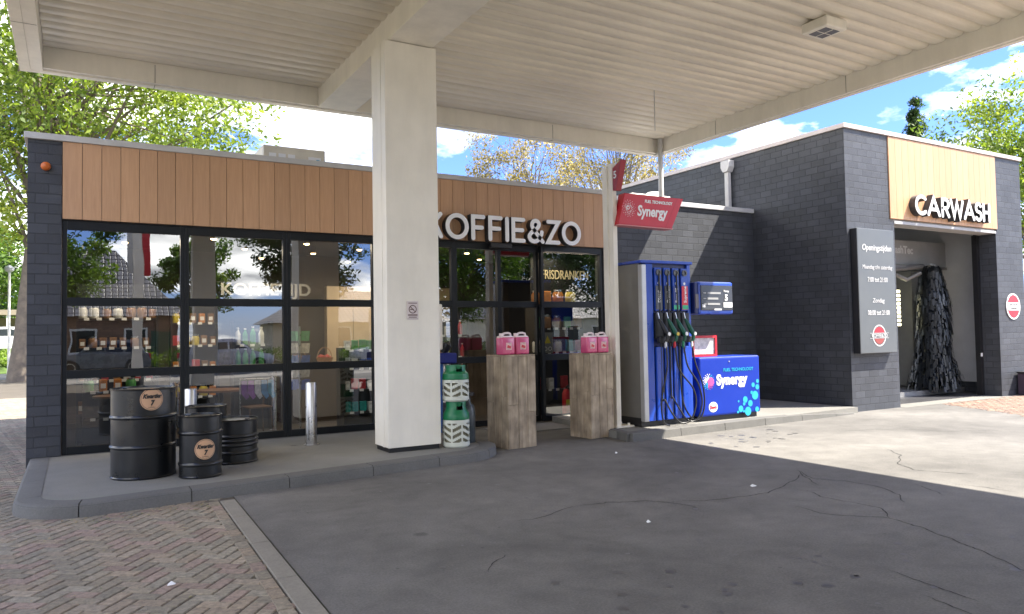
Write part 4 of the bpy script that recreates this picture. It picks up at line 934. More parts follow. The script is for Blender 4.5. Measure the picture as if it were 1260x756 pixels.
# ================================================================== PLINTHS AND JERRYCANS
def plinth(x, y, rz, w_, h, label):
    t = thing('wooden_plinth', label, 'plinth', (x, y, 0), rz, 'scaffold board plinths at the shop entrance')
    mb = MB(); hw_ = w_ / 2; rg = random.Random(int(x * 100))
    for side in range(4):
        a = [-hw_, hw_ * -.38, hw_ * .32, hw_] if side % 2 else [-hw_, -hw_ * .25, hw_ * .4, hw_]
        for i in range(3):
            cut = rg.uniform(.35, .7) * h if side in (0, 3) and i != 1 else h
            zz = [0, cut, h] if cut < h else [0, h]
            for z0, z1 in zip(zz[:-1], zz[1:]):
                c = (rg.random(), rg.random(), rg.random()); d = rg.uniform(0, .004); e = .0225
                u0, u1 = a[i] + .003, a[i + 1] - .003
                if side in (1, 3): u0 = max(u0, -hw_ + e); u1 = min(u1, hw_ - e)
                z0_, z1_ = z0 + .002, z1 - .002
                if side == 0: mb.box(u0, u1, -hw_ - d, -hw_ + e - .001, z0_, z1_, 0, c)
                if side == 2: mb.box(u0, u1, hw_ - e + .001, hw_ + d, z0_, z1_, 0, c)
                if side == 1: mb.box(hw_ - e, hw_ + d - .001, u0, u1, z0_, z1_, 0, c)
                if side == 3: mb.box(-hw_ - d + .001, -hw_ + e, u0, u1, z0_, z1_, 0, c)
    mb.build('boards', WEATH, t, local=True, bevel=.002, seg=1)
    mb = MB(); 
    for i in range(3): mb.box(-hw_ + i * w_ / 3 + .002, -hw_ + (i + 1) * w_ / 3 - .002, -hw_, hw_, h + .001, h + .023, 0, (rg.random(),) * 3)
    mb.build('top', WEATH, t, local=True, bevel=.002, seg=1)
    return t
plinth(5.41, 9.32, R(7), .50, 1.285, 'weathered board plinth with two jerrycans, nearest the cream column')
plinth(6.93, 9.46, R(7), .48, 1.265, 'weathered board plinth with two jerrycans, beside the cream sign post')
def jerrycan(x, y, z, rz, label, first=None):
    if first: return dup(first, (x, y, z), rz, label)
    t = thing('jerrycan', label, 'jerrycan', (x, y, z), rz, 'pink jerrycans on the plinths')
    w2, d2, h = .115, .075, .25
    mb = MB(); mb.box(-w2, w2, -d2, d2, 0, h); mb.build('body', PINK, t, local=True, bevel=.022, seg=3, smooth=True)
    # shoulder with neck and handle
    mb = MB(); mb.prism([(-w2 * .93, .236), (w2 * .93, .236), (w2 * .93, .25), (w2 * .8, .262), (w2 * .5, .268), (-w2 * .2, .268), (-w2 * .35, .268), (-w2 * .93, .262)], 'y', -d2 * .86, d2 * .86); mb.build('shoulder', CAPW, t, local=True, bevel=.006, smooth=True)
    mb = MB(); mb.tube([(-.045, 0, .27), (-.03, 0, .298), (0, 0, .306), (.05, 0, .306), (.085, 0, .297), (.1, 0, .25)], [.015, .016, .016, .016, .016, .016], 10); mb.build('handle', CAPW, t, local=True, smooth=True)
    mb = MB(); mb.lathe([(.034, .26), (.034, .272), (.031, .274), (.031, .30), (.028, .304), (0, .304)], -.072, 0, 0, 20); mb.build('cap', CAPW, t, local=True, smooth=True)
    mb = MB(); mb.box(-.045, .05, -d2 - .002, -d2 + .001, .07, .17); lb = mb.build('label', mat('can_label', (.72, .45, .42), .4, var=.4, vscale=30), t, local=True)
    mb = MB(); mb.prism([(-.03, .1), (.035, .085), (.04, .12), (-.02, .14)], 'y', -d2 - .004, -d2 - .0025); mb.build('label_mark', RED, lb, local=True)
    return t
j0 = jerrycan(5.27, 9.22, 1.31, R(8), 'pink jerrycan, left of the pair on the plinth nearest the cream column')
jerrycan(5.54, 9.27, 1.31, R(4), 'pink jerrycan, right of the pair on the plinth nearest the cream column', j0)
jerrycan(6.83, 9.36, 1.29, R(9), 'pink jerrycan, left of the pair on the plinth by the sign post', j0)
jerrycan(7.07, 9.39, 1.29, R(6), 'pink jerrycan, right of the pair on the plinth by the sign post', j0)

# ================================================================== GAS CYLINDERS
GW = mat('gas_cream', (.62, .64, .55), .5, var=.08); GG = mat('gas_green', (.004, .17, .06), .4, var=.1)
def gas_bottle(x, y, z, h, label, first=None):
    t = thing('gas_cylinder', label, 'gas cylinder', (x, y, z), group='green topped gas cylinders by the column')
    r = .178; hb = h * .60
    mb = MB(); mb.lathe([(r * .9, 0), (r, .02), (r, .06)], 0, 0, 0, 40); mb.lathe([(r, hb - .03), (r * .985, hb), (r * .9, hb + .002)], 0, 0, 0, 40)
    # openwork band of slanted slots
    n = 96; rows = 24; z0, z1 = .06, hb - .03
    def solid(u, v):   # u around 0..1 (8 panels), v up 0..1
        p = (u * 8) % 1
        if p < .10 or p > .90: return True
        if v < .06 or v > .94: return True
        side = 1 if int(u * 8) % 2 == 0 else -1
        s = (v * (z1 - z0) / .085 + side * (p - .5) * .75) % 1
        return s > .52
    for a in range(n):
        for b in range(rows):
            if solid((a + .5) / n, (b + .5) / rows):
                p = []
                for (da, db) in ((0, 0), (1, 0), (1, 1), (0, 1)):
                    an = 2 * PI * (a + da) / n; p.append((r * math.cos(an), r * math.sin(an), z0 + (z1 - z0) * (b + db) / rows))
                mb.quad(*p)
    mb.build('casing', GW, t, smooth=True, local=True)
    mb = MB(); mb.lathe([(r * .86, .03), (r * .86, hb)], 0, 0, 0, 32); mb.build('inner_tank', mat('tank_olive', (.2, .19, .12), .6), t, smooth=True, local=True)
    prof = [(r * .99, hb + .003), (r, hb + .03), (r * .96, hb + .08), (r * .80, h * .82), (r * .74, h * .88), (r * .76, h * .97), (r * .74, h), (r * .66, h), (r * .64, h * .9), (0, h * .86)]
    n = 48; mb = MB(); vs = []; fs = []
    for q, (rr2, zz) in enumerate(prof):
        for k in range(n): an = 2 * PI * k / n; vs.append((rr2 * math.cos(an), rr2 * math.sin(an), zz))
    for i in range(len(prof) - 1):
        for k in range(n):
            an = (360 * k / n - 245) % 360
            if i in (3, 4) and (an < 38 or 175 < an < 213) : continue     # hand holes
            fs.append((i * n + k, i * n + (k + 1) % n, (i + 1) * n + (k + 1) % n, (i + 1) * n + k))
    mb.add(vs, fs); mb.build('shroud', GG, t, smooth=True, local=True)
    mb = MB(); mb.lathe([(.09, h * .6), (.05, h * .8), (.03, h * .93), (0, h * .93)], 0, 0, 0, 20); mb.build('valve', BLACK, t, smooth=True, local=True)
    return t
gas_bottle(4.40, 9.06, .12, .60, 'taller green and cream gas cylinder at the bottom of the stack by the column')
gb2 = gas_bottle(4.40, 9.06, .725, .475, 'shorter green and cream gas cylinder on top of the stack by the column')
gas2 = thing('steel_gas_bottle', 'dark grey bottle standing behind the green gas cylinders', 'gas cylinder', (4.70, 9.32, .12))
mb = MB(); mb.lathe([(.1, 0), (.11, .02), (.11, .42), (.095, .5), (.05, .56), (.05, .62)], 4.70, 9.32, .12, 28); mb.build('body', mat('bottle_grey', (.06, .075, .085), .3), gas2, smooth=True)
mb = MB(); mb.lathe([(.1, .64), (.1, .68), (.0, .685)], 4.70, 9.32, .12, 24); mb.lathe([(.025, .6), (.025, .64)], 4.70, 9.32, .12, 12); mb.build('collar', BLACK, gas2, smooth=True)
ws = thing('wash_station', 'white towel dispenser over a blue bucket station behind the column', 'windscreen wash station', (4.7, 10.4, .12))
mb = MB(); mb.box(4.42, 4.86, 10.42, 10.72, 1.38, 2.08); mb.build('dispenser', WHITE, ws, bevel=.02)
mb = MB(); mb.box(4.40, 5.06, 10.35, 10.78, 1.17, 1.33); mb.build('tray', mat('station_blue', (.008, .02, .2), .4), ws, bevel=.02)
mb = MB(); mb.tube([(4.9, 10.5, 1.33), (4.95, 10.47, 1.45), (5.0, 10.5, 1.5)], [.05, .08, .02], 8); mb.build('squeegee', BLACK, ws)
mb = MB(); mb.lathe([(.15, .0), (.17, .5), (.18, 1.04)], 4.72, 10.55, .12, 28); mb.build('bucket', mat('bucket_blue', (.01, .12, .45), .4), ws, smooth=True)

# entrance mat and things on the ground
tag(MB().box(6.0, 7.35, 10.45, 11.3, .003, .018).build('door_mat', mat('mat_grey', (.22, .215, .21), .9, bump=1, bscale=60), bevel=.004), 'light grey ribbed mat lying before the sliding door', 'mat')
for i, (x, y, s, lb) in enumerate(((5.98, 5.42, .035, 'torn scrap of white paper on the slab near the long crack'), (4.15, 4.9, .02, 'tiny white crumb of litter lying alone on the dark slab'), (6.17, 7.9, .02, 'tiny pale crumb on the slab in front of the right plinth'), (.55, 5.4, .028, 'small white paper scrap on the brick paving'))):
    mb = MB(); mb.add([(x - s, y - s * .5, .008), (x + s * .8, y - s * .7, .012), (x + s, y + s * .5, .010), (x, y + s * .3, .03), (x - s * .7, y + s * .6, .012), (x, y, .004)], [(0, 1, 3), (1, 2, 3), (3, 4, 0), (2, 4, 3), (0, 5, 1), (1, 5, 2), (2, 5, 4), (4, 5, 0)])
    tag(mb.build('litter', WHT), lb, 'litter')
mb = MB(); rg = random.Random(12)
for k in range(260):
    x, y = rg.uniform(-3, 1.2), rg.uniform(3, 12)
    if y > 7.8 and x > -.6: x -= 2
    if rg.random() < .4: x, y = -.1 + rg.random() * 1.3, 7.85 - rg.random() * .25
    s = rg.uniform(.006, .016); a = rg.uniform(0, 6.28); ca_, sa_ = math.cos(a) * s, math.sin(a) * s
    mb.quad((x - ca_, y - sa_, .008), (x + sa_ * .5, y - ca_ * .5, .012), (x + ca_, y + sa_, .01), (x - sa_ * .5, y + ca_ * .5, .014), 0, (.35 * rg.uniform(.6, 1.2), .27, .12))
tag(mb.build('fallen_leaves', mat('dry_leaf', attr=True, rough=.8)), kind='stuff')

# ================================================================== SHOP INTERIOR
def lamp_spot(x, y, z=3.3):
    t = thing('ceiling_spot', 'small warm round spotlight under the black shop ceiling', 'lamp', (x, y, z), group='ceiling spotlights inside the shop')
    mb = MB(); mb.lathe([(.05, .12), (.055, .0), (.045, -.005)], 0, 0, 0, 14); mb.build('housing', BLACK, t, smooth=True, local=True)
    mb = MB(); mb.lathe([(.048, -.006), (.04, -.02), (0, -.03)], 0, 0, 0, 14); mb.build('lens', mat('spot_glow', (1, .9, .7), .5, emit=(1, .62, .28), estr=5), t, local=True)
    return t
sp0 = lamp_spot(1.9, 12.6, 3.2)
for x, y in ((.7, 13.6), (2.6, 13.8), (3.4, 12.7), (3.9, 14.1), (4.5, 13.2), (5.4, 12.7), (5.9, 14.4), (6.6, 13.0), (7.4, 14.0), (1.3, 15.2), (3.2, 15.3), (5.0, 15.4), (7.0, 15.4)): dup(sp0, (x, y, 3.2))
for i, (x, y, e) in enumerate(((.8, 12.6, 11), (2.6, 13.2, 12), (5.4, 14.6, 18), (7.9, 11.8, 6), (4.3, 12.0, 12))):
    l = bpy.data.lights.new('shop_light', 'AREA'); l.energy = e; l.size = 1.0; l.color = (1, .8, .58); lo = bpy.data.objects.new('shop_light', l); COL.objects.link(lo); lo.location = (x, y, 3.1)
ptxt = thing('coffee_wall_sign', 'white letters KOFFIETIJD hanging inside behind the second window', 'sign', (3.0, 13.9, 2.35))
text('KOFFIETIJD', .30, mat('inner_letter', (.3, .29, .27), .5), ptxt, 2.2, 13.9, 2.38, bold=.006, sxx=1.06, ext=.01)
mb = MB(); mb.box(2.15, 3.9, 13.93, 13.95, 2.60, 2.62); mb.tube([(2.4, 13.94, 2.62), (2.4, 13.94, 3.42)], .004, 5); mb.tube([(3.7, 13.94, 2.62), (3.7, 13.94, 3.42)], .004, 5); mb.build('rail', BLACK, ptxt)
ft = thing('drinks_wall_sign', 'dim beige letters FRISDRANKEN inside above the shelves right of the door', 'sign', (8, 12.6, 2.6))
text('FRISDRANKEN', .26, mat('dim_letter', (.5, .42, .25), .5, emit=(1, .8, .45), estr=.06), ft, 7.92, 12.4, 2.68, bold=.0, sxx=.68, ext=.008)
mb = MB(); mb.box(7.7, 9.3, 12.42, 12.46, .1, 3.3); mb.build('backing', BLACK, ft)

def rack(x0, x1, y0, y1, shelves, top, label, name='shelf_rack'):
    t = thing(name, label, 'shelf', ((x0 + x1) / 2, y0, .04))
    mb = MB(); mb.box(x0, x0 + .03, y0, y1, .04, top); mb.box(x1 - .03, x1, y0, y1, .04, top); mb.box(x0 + .031, x1 - .031, y1 - .02, y1, .04, top); mb.build('frame', BLACK, t)
    for z in shelves:
        mb = MB(); mb.box(x0 + .031, x1 - .031, y0, y1 - .021, z - .025, z); mb.build('shelf', BLACK, t)
        mb = MB(); x = x0 + .1
        while x < x1 - .12: mb.box(x, x + .07, y0 - .006, y0 - .001, z - .03, z + .012); x += .17
        mb.build('price_tags', WHT, t)
    return t
PAL = {'teal': (.02, .35, .33), 'red': (.5, .03, .04), 'white': (.7, .7, .68), 'blue': (.03, .1, .45), 'orange': (.6, .22, .03), 'yellow': (.6, .48, .05), 'purple': (.2, .05, .35), 'pink': (.6, .12, .3), 'brown': (.25, .13, .06), 'green': (.05, .25, .06)}
PROTO = {}
def product(kind, colr, x, y, z, where, s=1.0):
    key = (kind, colr)
    lbl = '%s %s %s' % (colr, {'bag': 'snack bag', 'bottle': 'bottle', 'carton': 'small carton', 'jar': 'round jar'}[kind], where)
    if key not in PROTO:
        t = thing({'bag': 'snack_bag', 'bottle': 'drink_bottle', 'carton': 'product_carton', 'jar': 'storage_jar'}[kind], lbl, kind, (x, y, z), group='%s %ss %s' % (colr, kind, where))
        mt = mat('pack_' + colr, PAL[colr], .35, var=.35, vscale=12); mb = MB()
        if kind == 'bag':
            mb.prism([(-.05, 0), (.05, 0), (.06, .03), (.055, .15), (.06, .17), (-.06, .17), (-.055, .15), (-.06, .03)], 'y', -.02, .02); mb.build('bag', mt, t, local=True, bevel=.008)
        elif kind == 'bottle':
            mb.lathe([(.035, 0), (.037, .01), (.037, .15), (.015, .2), (.015, .22)], 0, 0, 0, 14); mb.build('body', mt, t, local=True, smooth=True)
            mb = MB(); mb.lathe([(.018, .22), (.018, .24), (0, .24)], 0, 0, 0, 10); mb.build('cap', WHT, t, local=True)
        elif kind == 'jar':
            mb.lathe([(.06, 0), (.068, .02), (.068, .13), (.05, .16)], 0, 0, 0, 16); mb.build('body', mt, t, local=True, smooth=True)
            mb = MB(); mb.lathe([(.056, .16), (.056, .185), (0, .188)], 0, 0, 0, 14); mb.build('lid', STEEL, t, local=True)
        else:
            mb.box(-.045, .045, -.03, .03, 0, .15); mb.build('carton', mt, t, local=True, bevel=.003)
            mb = MB(); mb.box(-.03, .03, -.034, -.0305, .04, .1); mb.build('label', WHT, t, local=True)
        PROTO[key] = t; t.scale = (s,) * 3; t.rotation_euler.z = rnd.uniform(-.15, .15); return t
    return dup(PROTO[key], (x, y, z), rnd.uniform(-.15, .15), lbl, '%s %ss %s' % (colr, kind, where), s)
def fill(x0, x1, y, z, kinds, where, step=.12, s=1.0):
    x = x0 + .08
    while x < x1 - .06:
        k, c = rnd.choice(kinds); product(k, c, x, y + .07 + rnd.uniform(-.01, .01), z + .001, where, s * rnd.uniform(.92, 1.08)); x += step * s * rnd.uniform(.95, 1.2)
rack(3.85, 4.85, 12.15, 12.55, (.35, .72, 1.08, 1.38), 1.42, 'black display rack with price tags behind the window beside the cream column')
fill(3.85, 4.85, 12.15, .35, [('bag', 'teal'), ('carton', 'white'), ('bag', 'red')], 'on the lowest level of the tagged rack')
fill(3.85, 4.85, 12.15, .72, [('carton', 'blue'), ('bag', 'red'), ('carton', 'white')], 'on the second level of the tagged rack')
fill(3.85, 4.85, 12.15, 1.08, [('bag', 'white'), ('carton', 'blue'), ('carton', 'yellow')], 'on the third level of the tagged rack')
fill(3.85, 4.85, 12.15, 1.38, [('bag', 'pink'), ('bag', 'green'), ('bag', 'blue'), ('carton', 'white')], 'on top of the tagged rack')
rack(7.42, 8.55, 11.85, 12.2, (.55, 1.25, 1.7, 2.15), 2.2, 'tall black shelf rack right behind the glass right of the sliding door')
fill(7.42, 8.55, 11.85, .55, [('bag', 'red'), ('carton', 'white')], 'low on the rack by the sliding door', .2, 1.4)
fill(7.42, 8.55, 11.85, 1.25, [('bag', 'teal'), ('jar', 'white'), ('bag', 'pink')], 'at waist height on the rack by the sliding door', .17, 1.3)
fill(7.42, 8.55, 11.85, 1.7, [('bag', 'green'), ('jar', 'brown'), ('bag', 'brown')], 'on the upper board of the rack by the sliding door', .17, 1.3)
fill(7.42, 8.55, 11.85, 2.15, [('jar', 'yellow'), ('bag', 'orange'), ('jar', 'pink'), ('jar', 'orange')], 'on top of the rack by the sliding door', .17, 1.5)
rack(.02, 1.15, 13.1, 13.45, (.5, 1.0, 1.5, 1.95), 2.5, 'dark shelf rack with jars behind the leftmost window')
fill(.02, 1.15, 13.1, 1.95, [('jar', 'white'), ('jar', 'brown')], 'on the top board behind the leftmost window', .16)
fill(.02, 1.15, 13.1, 1.5, [('jar', 'brown'), ('bottle', 'white'), ('carton', 'brown')], 'on the third board behind the leftmost window', .14)
fill(.02, 1.15, 13.1, 1.0, [('carton', 'white'), ('carton', 'brown'), ('carton', 'red')], 'on the second board behind the leftmost window', .14)
fill(.02, 1.15, 13.1, .5, [('carton', 'brown')], 'on the bottom board behind the leftmost window', .15, 1.3)
rack(2.3, 2.95, 13.2, 13.5, (1.15, 1.5), 1.9, 'narrow black bottle rack behind the second window')
fill(2.3, 2.95, 13.2, 1.15, [('bottle', 'green'), ('bottle', 'brown')], 'on the lower board of the bottle rack', .1, 1.2)
fill(2.3, 2.95, 13.2, 1.5, [('bottle', 'green'), ('bottle', 'white')], 'on the upper board of the bottle rack', .1, 1.2)
rack(1.45, 2.25, 14.3, 14.6, (.6, 1.05, 1.5, 1.9), 2.2, 'black shelf rack deep behind the second window')
for z, q in ((.6, 'bottom'), (1.05, 'second'), (1.5, 'third'), (1.9, 'top')): fill(1.45, 2.25, 14.3, z, [('carton', 'orange'), ('carton', 'brown'), ('jar', 'yellow'), ('bag', 'red')], 'on the %s board of the rack deep behind the second window' % q, .13, 1.1)
rack(5.75, 6.4, 12.6, 12.95, (.4, .8, 1.2, 1.6), 1.9, 'black shelf rack seen through the sliding door')
for z, q in ((.4, 'bottom'), (.8, 'second'), (1.2, 'third'), (1.6, 'top')): fill(5.75, 6.4, 12.6, z, [('carton', 'yellow'), ('bag', 'orange'), ('bottle', 'red'), ('carton', 'white')], 'on the %s board of the rack behind the sliding door' % q, .13, 1.1)
rack(.1, .95, 12.75, 12.98, (.45, .85), .9, 'low dark wooden bench shelf behind the leftmost window')
fill(.1, .95, 12.75, .85, [('jar', 'white'), ('carton', 'orange'), ('jar', 'green')], 'on the low bench behind the leftmost window', .15, 1.1)
# counter with baskets
ct = thing('shop_counter', 'dark wooden shop counter with pale top in front of the beige panelling', 'counter', (4.8, 14.2, .04))
mb = MB(); mb.box(3.3, 6.6, 13.9, 14.5, .04, 1.05); mb.build('body', mat('counter_dark', (.05, .035, .025), .5), ct)
mb = MB(); mb.box(3.26, 6.64, 13.86, 14.54, 1.052, 1.09); mb.build('top', mat('counter_top', (.4, .26, .14), .4), ct)
def basket(x, y, z, label, i):
    t = thing('wicker_basket', label, 'basket', (x, y, z), group='baskets on the shop counter')
    mb = MB(); mb.lathe([(.1, 0), (.16, .12), (.165, .13), (.15, .13), (.09, .02)], 0, 0, 0, 20); mb.build('bowl', mat('wicker', (.32, .17, .07), .7, var=.4, vscale=30, bump=.8, bscale=60), t, local=True, smooth=True)
    mb = MB(); mb.tube([(.14 * math.cos(a), 0, .12 + .2 * math.sin(a)) for a in [PI * k / 10 for k in range(11)]], .008, 6); mb.build('handle', MATS['wicker'], t, local=True)
    mb = MB(); rg = random.Random(i)
    for k in range(7): mb.lathe([(0, -.035), (.03, -.02), (.04, 0), (.03, .025), (0, .035)], rg.uniform(-.08, .08), rg.uniform(-.08, .08), .13 + rg.uniform(0, .03), 10)
    mb.build('filling', mat('fill_' + 'abcd'[i], [(.5, .2, .05), (.45, .05, .03), (.6, .45, .2), (.55, .3, .1)][i], .5), t, local=True, smooth=True)
for i, (x, lb) in enumerate(((3.6, 'leftmost wicker basket on the shop counter, orange filling'), (4.1, 'wicker basket with red filling on the shop counter'), (4.65, 'wicker basket with cream filling on the shop counter'), (5.3, 'rightmost wicker basket on the shop counter'))): basket(x, 14.1, 1.091, lb, i)
# blue leaflet stand
bs = thing('card_stand', 'tall blue revolving card stand behind the third window', 'display stand', (3.22, 12.5, .04))
mb = MB(); mb.lathe([(.2, 0), (.2, .03), (.02, .05), (.02, 1.75), (0, 1.75)], 3.22, 12.5, .04, 20); mb.build('pole', STEEL, bs, smooth=True)
for k in range(5):
    mb = MB()
    for a in range(4):
        an = a * PI / 2 + .4; c_, s_ = math.cos(an), math.sin(an)
        p = [(3.22 + c_ * .13 - s_ * w_, 12.5 + s_ * .13 + c_ * w_) for w_ in (-.08, .08)]
        z0 = .75 + k * .2; mb.quad((*p[0], z0), (*p[1], z0), (p[1][0] + c_ * .02, p[1][1] + s_ * .02, z0 + .16), (p[0][0] + c_ * .02, p[0][1] + s_ * .02, z0 + .16), 0)
    mb.build('card_tier', mat('cards_' + 'abcde'[k], [(.05, .1, .5), (.5, .5, .5), (.05, .12, .4), (.55, .52, .45), (.08, .3, .12)][k], .4, var=.5, vscale=20), bs)
# cafe tables
def cafe_table(x, y, r, label):
    t = thing('cafe_table', label, 'table', (x, y, .04))
    mb = MB(); mb.lathe([(r, .74), (r, .77), (0, .77)], 0, 0, 0, 32); mb.build('table_top', mat('table_brown', (.16, .08, .04), .35), t, local=True, smooth=True)
    mb = MB(); mb.lathe([(.22, 0), (.2, .02), (.03, .05), (.03, .739)], 0, 0, 0, 20); mb.build('pedestal', BLACK, t, local=True, smooth=True)
def cafe_chair(x, y, rz, label):
    t = thing('cafe_chair', label, 'chair', (x, y, .04), rz, 'cafe chairs behind the windows')
    w_ = mat('chair_wood', (.10, .055, .03), .4)
    mb = MB(); mb.box(-.2, .2, -.2, .2, .44, .47); mb.build('seat', w_, t, local=True, bevel=.012)
    mb = MB(); mb.tube([(-.18, .19, .47), (-.2, .23, .88), (0, .26, .92), (.2, .23, .88), (.18, .19, .47)], .014, 8); mb.box(-.17, .17, .215, .23, .62, .78); mb.build('backrest', w_, t, local=True)
    for a, b in ((-1, -1), (1, -1), (-1, 1), (1, 1)): MB().tube([(a * .17, b * .17, .44), (a * .2, b * .2, 0)], [.016, .011], 8).build('leg', w_, t, local=True)
cafe_table(2.0, 12.55, .38, 'round dark wooden cafe table behind the second window')
cafe_chair(1.62, 12.3, R(60), 'dark wooden chair left of the round cafe table behind the second window'); cafe_chair(2.55, 12.65, R(-80), 'dark wooden chair right of the round cafe table behind the second window')
cafe_table(.55, 12.4, .33, 'small round cafe table behind the leftmost window')
cafe_chair(1.05, 12.35, R(-85), 'dark wooden chair beside the small table behind the leftmost window')
sr = thing('sock_rack', 'low wire rack of purple and blue goods behind the second window', 'rack', (2.45, 12.05, .04))
mb = MB(); mb.tube([(2.2, 12.1, .05), (2.2, 12.1, .98), (2.74, 12.1, .98), (2.74, 12.1, .05)], .012, 6); mb.tube([(2.15, 11.95, .06), (2.15, 12.25, .06)], .012, 6); mb.tube([(2.78, 11.95, .06), (2.78, 12.25, .06)], .012, 6); mb.build('frame', STEEL, sr)
for k, c in enumerate(((.18, .04, .3), (.25, .05, .35), (.5, .5, .6), (.05, .2, .45), (.04, .25, .4))):
    x = 2.26 + k * .1; mb = MB(); mb.prism([(x - .04, .95), (x + .04, .95), (x + .045, .78), (x + .07, .7), (x + .03, .66), (x - .045, .76)], 'y', 12.07, 12.11); mb.build('hanging_pack', mat('pack_hang_' + 'abcde'[k], c, .5, var=.4, vscale=18), sr)
tag(MB().box(6.52, 6.70, 11.60, 11.605, .62, 1.05).build('window_poster', mat('poster_red', (.45, .05, .03), .4, var=.3)), 'dark red poster low behind the sliding door glass', 'poster')
ys = thing('warning_triangle_sign', 'grey panel with a yellow warning triangle behind the glass right of the door', 'sign', (7.5, 11.62, 1.25))
mb = MB(); mb.box(7.42, 7.66, 11.62, 11.635, 1.24, 1.62); mb.build('plate', mat('plate_grey', (.2, .22, .23), .4), ys)
mb = MB(); mb.add([(7.47, 11.617, 1.42), (7.61, 11.617, 1.42), (7.54, 11.617, 1.56)], [(0, 1, 2)]); mb.build('triangle', mat('warn_yellow', (.7, .6, .05), .4), ys)
mb = MB(); disc(mb, 7.49, 11.617, 1.32, .04, 0, 18, hole=.028); disc(mb, 7.59, 11.617, 1.32, .04, 0, 18, hole=.028); mb.build('rings', WHT, ys)
ex = thing('fire_extinguisher', 'red fire extinguisher standing inside beside the right plinth', 'fire extinguisher', (8.0, 11.72, .04))
mb = MB(); mb.lathe([(.075, 0), (.08, .02), (.08, .42), (.05, .5), (.02, .52)], 8.0, 11.72, .04, 24); mb.build('cylinder', RED, ex, smooth=True)
mb = MB(); mb.box(7.94, 8.06, 11.635, 11.64, .25, .36); mb.build('label', MATS['warn_yellow'], ex); mb = MB(); mb.tube([(8.0, 11.72, .55), (8.0, 11.70, .6), (8.07, 11.68, .62)], .018, 8); mb.build('valve', BLACK, ex)

# ================================================================== TREES
GRN = [(.03, .065, .012), (.06, .12, .02), (.11, .19, .03), (.19, .27, .045)]
YGR = [(.06, .10, .018), (.14, .20, .03), (.25, .31, .05), (.36, .40, .08)]
GLD = [(.09, .08, .04), (.2, .16, .08), (.36, .27, .13), (.5, .44, .3)]
DRK = [(.015, .035, .01), (.03, .06, .015), (.05, .09, .02)]
tree('plane_tree', 'big leafy tree with thick trunk behind the left corner of the shop', (-1.9, 37, 0), 21, 8.5, .44, 4.6, YGR, 92, 430, .13, 11, offset=(2.9, 0))
tree('broad_tree', 'green tree at the left picture edge behind the plane tree', (-9.5, 44, 0), 17, 7.5, .35, 3.2, GRN, 70, 500, .17, 21)
tree('birch_tree', 'left of two golden birches above the shop roof', (18.0, 29, 0), 13.2, 3.2, .14, 4.5, GLD, 95, 150, .065, 31, clump_r=.75)
tree('birch_tree', 'right of two golden birches above the shop roof', (23.2, 29, 0), 15, 3.9, .16, 4.5, GLD, 140, 160, .065, 32, clump_r=.8)
tree('oak_tree', 'green tree rising behind the right end of the car wash', (44.2, 19.5, 0), 15.6, 6.6, .3, 4, YGR, 85, 300, .13, 41)
tree('slim_conifer', 'slim dark conifer tip above the car wash roof', (50, 30, 0), 18.9, 1.0, .1, 11, DRK, 260, 110, .09, 51, shape='cone', clump_r=.42)
tree('far_tree', 'green tree far behind the white parked car', (-8, 78, 0), 13, 7, .3, 2.5, GRN, 50, 350, .2, 61)
tree('far_tree', 'broad tree far left beside the carport', (-18, 70, 0), 14, 7, .3, 2, GRN, 50, 350, .2, 62)
# trees across the road, mirrored in the glass
tree('street_tree', 'leafy street tree across the road behind the camera on the left', (-1.5, -13.5, 0), 9.5, 3.6, .2, 2.7, GRN, 60, 300, .11, 71)
tree('street_tree', 'tall street tree behind the camera facing the third window', (11.3, -19.5, 0), 11, 3.6, .22, 3.2, DRK, 55, 300, .12, 72)
tree('street_tree', 'dense street tree behind the camera facing the sliding door', (21.5, -21, 0), 12, 5.0, .25, 2.4, GRN, 80, 320, .13, 73)
tree('street_tree', 'dense street tree behind the camera beyond the crossing', (31, -23, 0), 12, 6.0, .25, 2.4, DRK, 80, 320, .13, 74)
tree('street_tree', 'round street tree beyond the tiled house behind the camera', (7.8, -38, 0), 10, 3.2, .25, 3, GRN, 50, 250, .14, 75)
# hedge
hd = thing('hedge', 'clipped green hedge along the far side of the road behind the camera', 'hedge', (8, -23.5, 0))
cs = [(x, -23.5 + rnd.uniform(-.3, .3), .6 + rnd.uniform(-.15, .2)) for x in np.arange(-4, 30, .55)]
leaves_mesh('foliage', [(c[0] - 8, c[1] + 23.5, c[2]) for c in cs], [.55] * len(cs), 260, .07, GRN, 9, hd)
mb = MB(); [mb.tube([(x, -23.5, 0), (x + .1, -23.5, .9)], .03, 5) for x in np.arange(-4, 30, 1.1)]; mb.build('stems', TRUNK, hd)

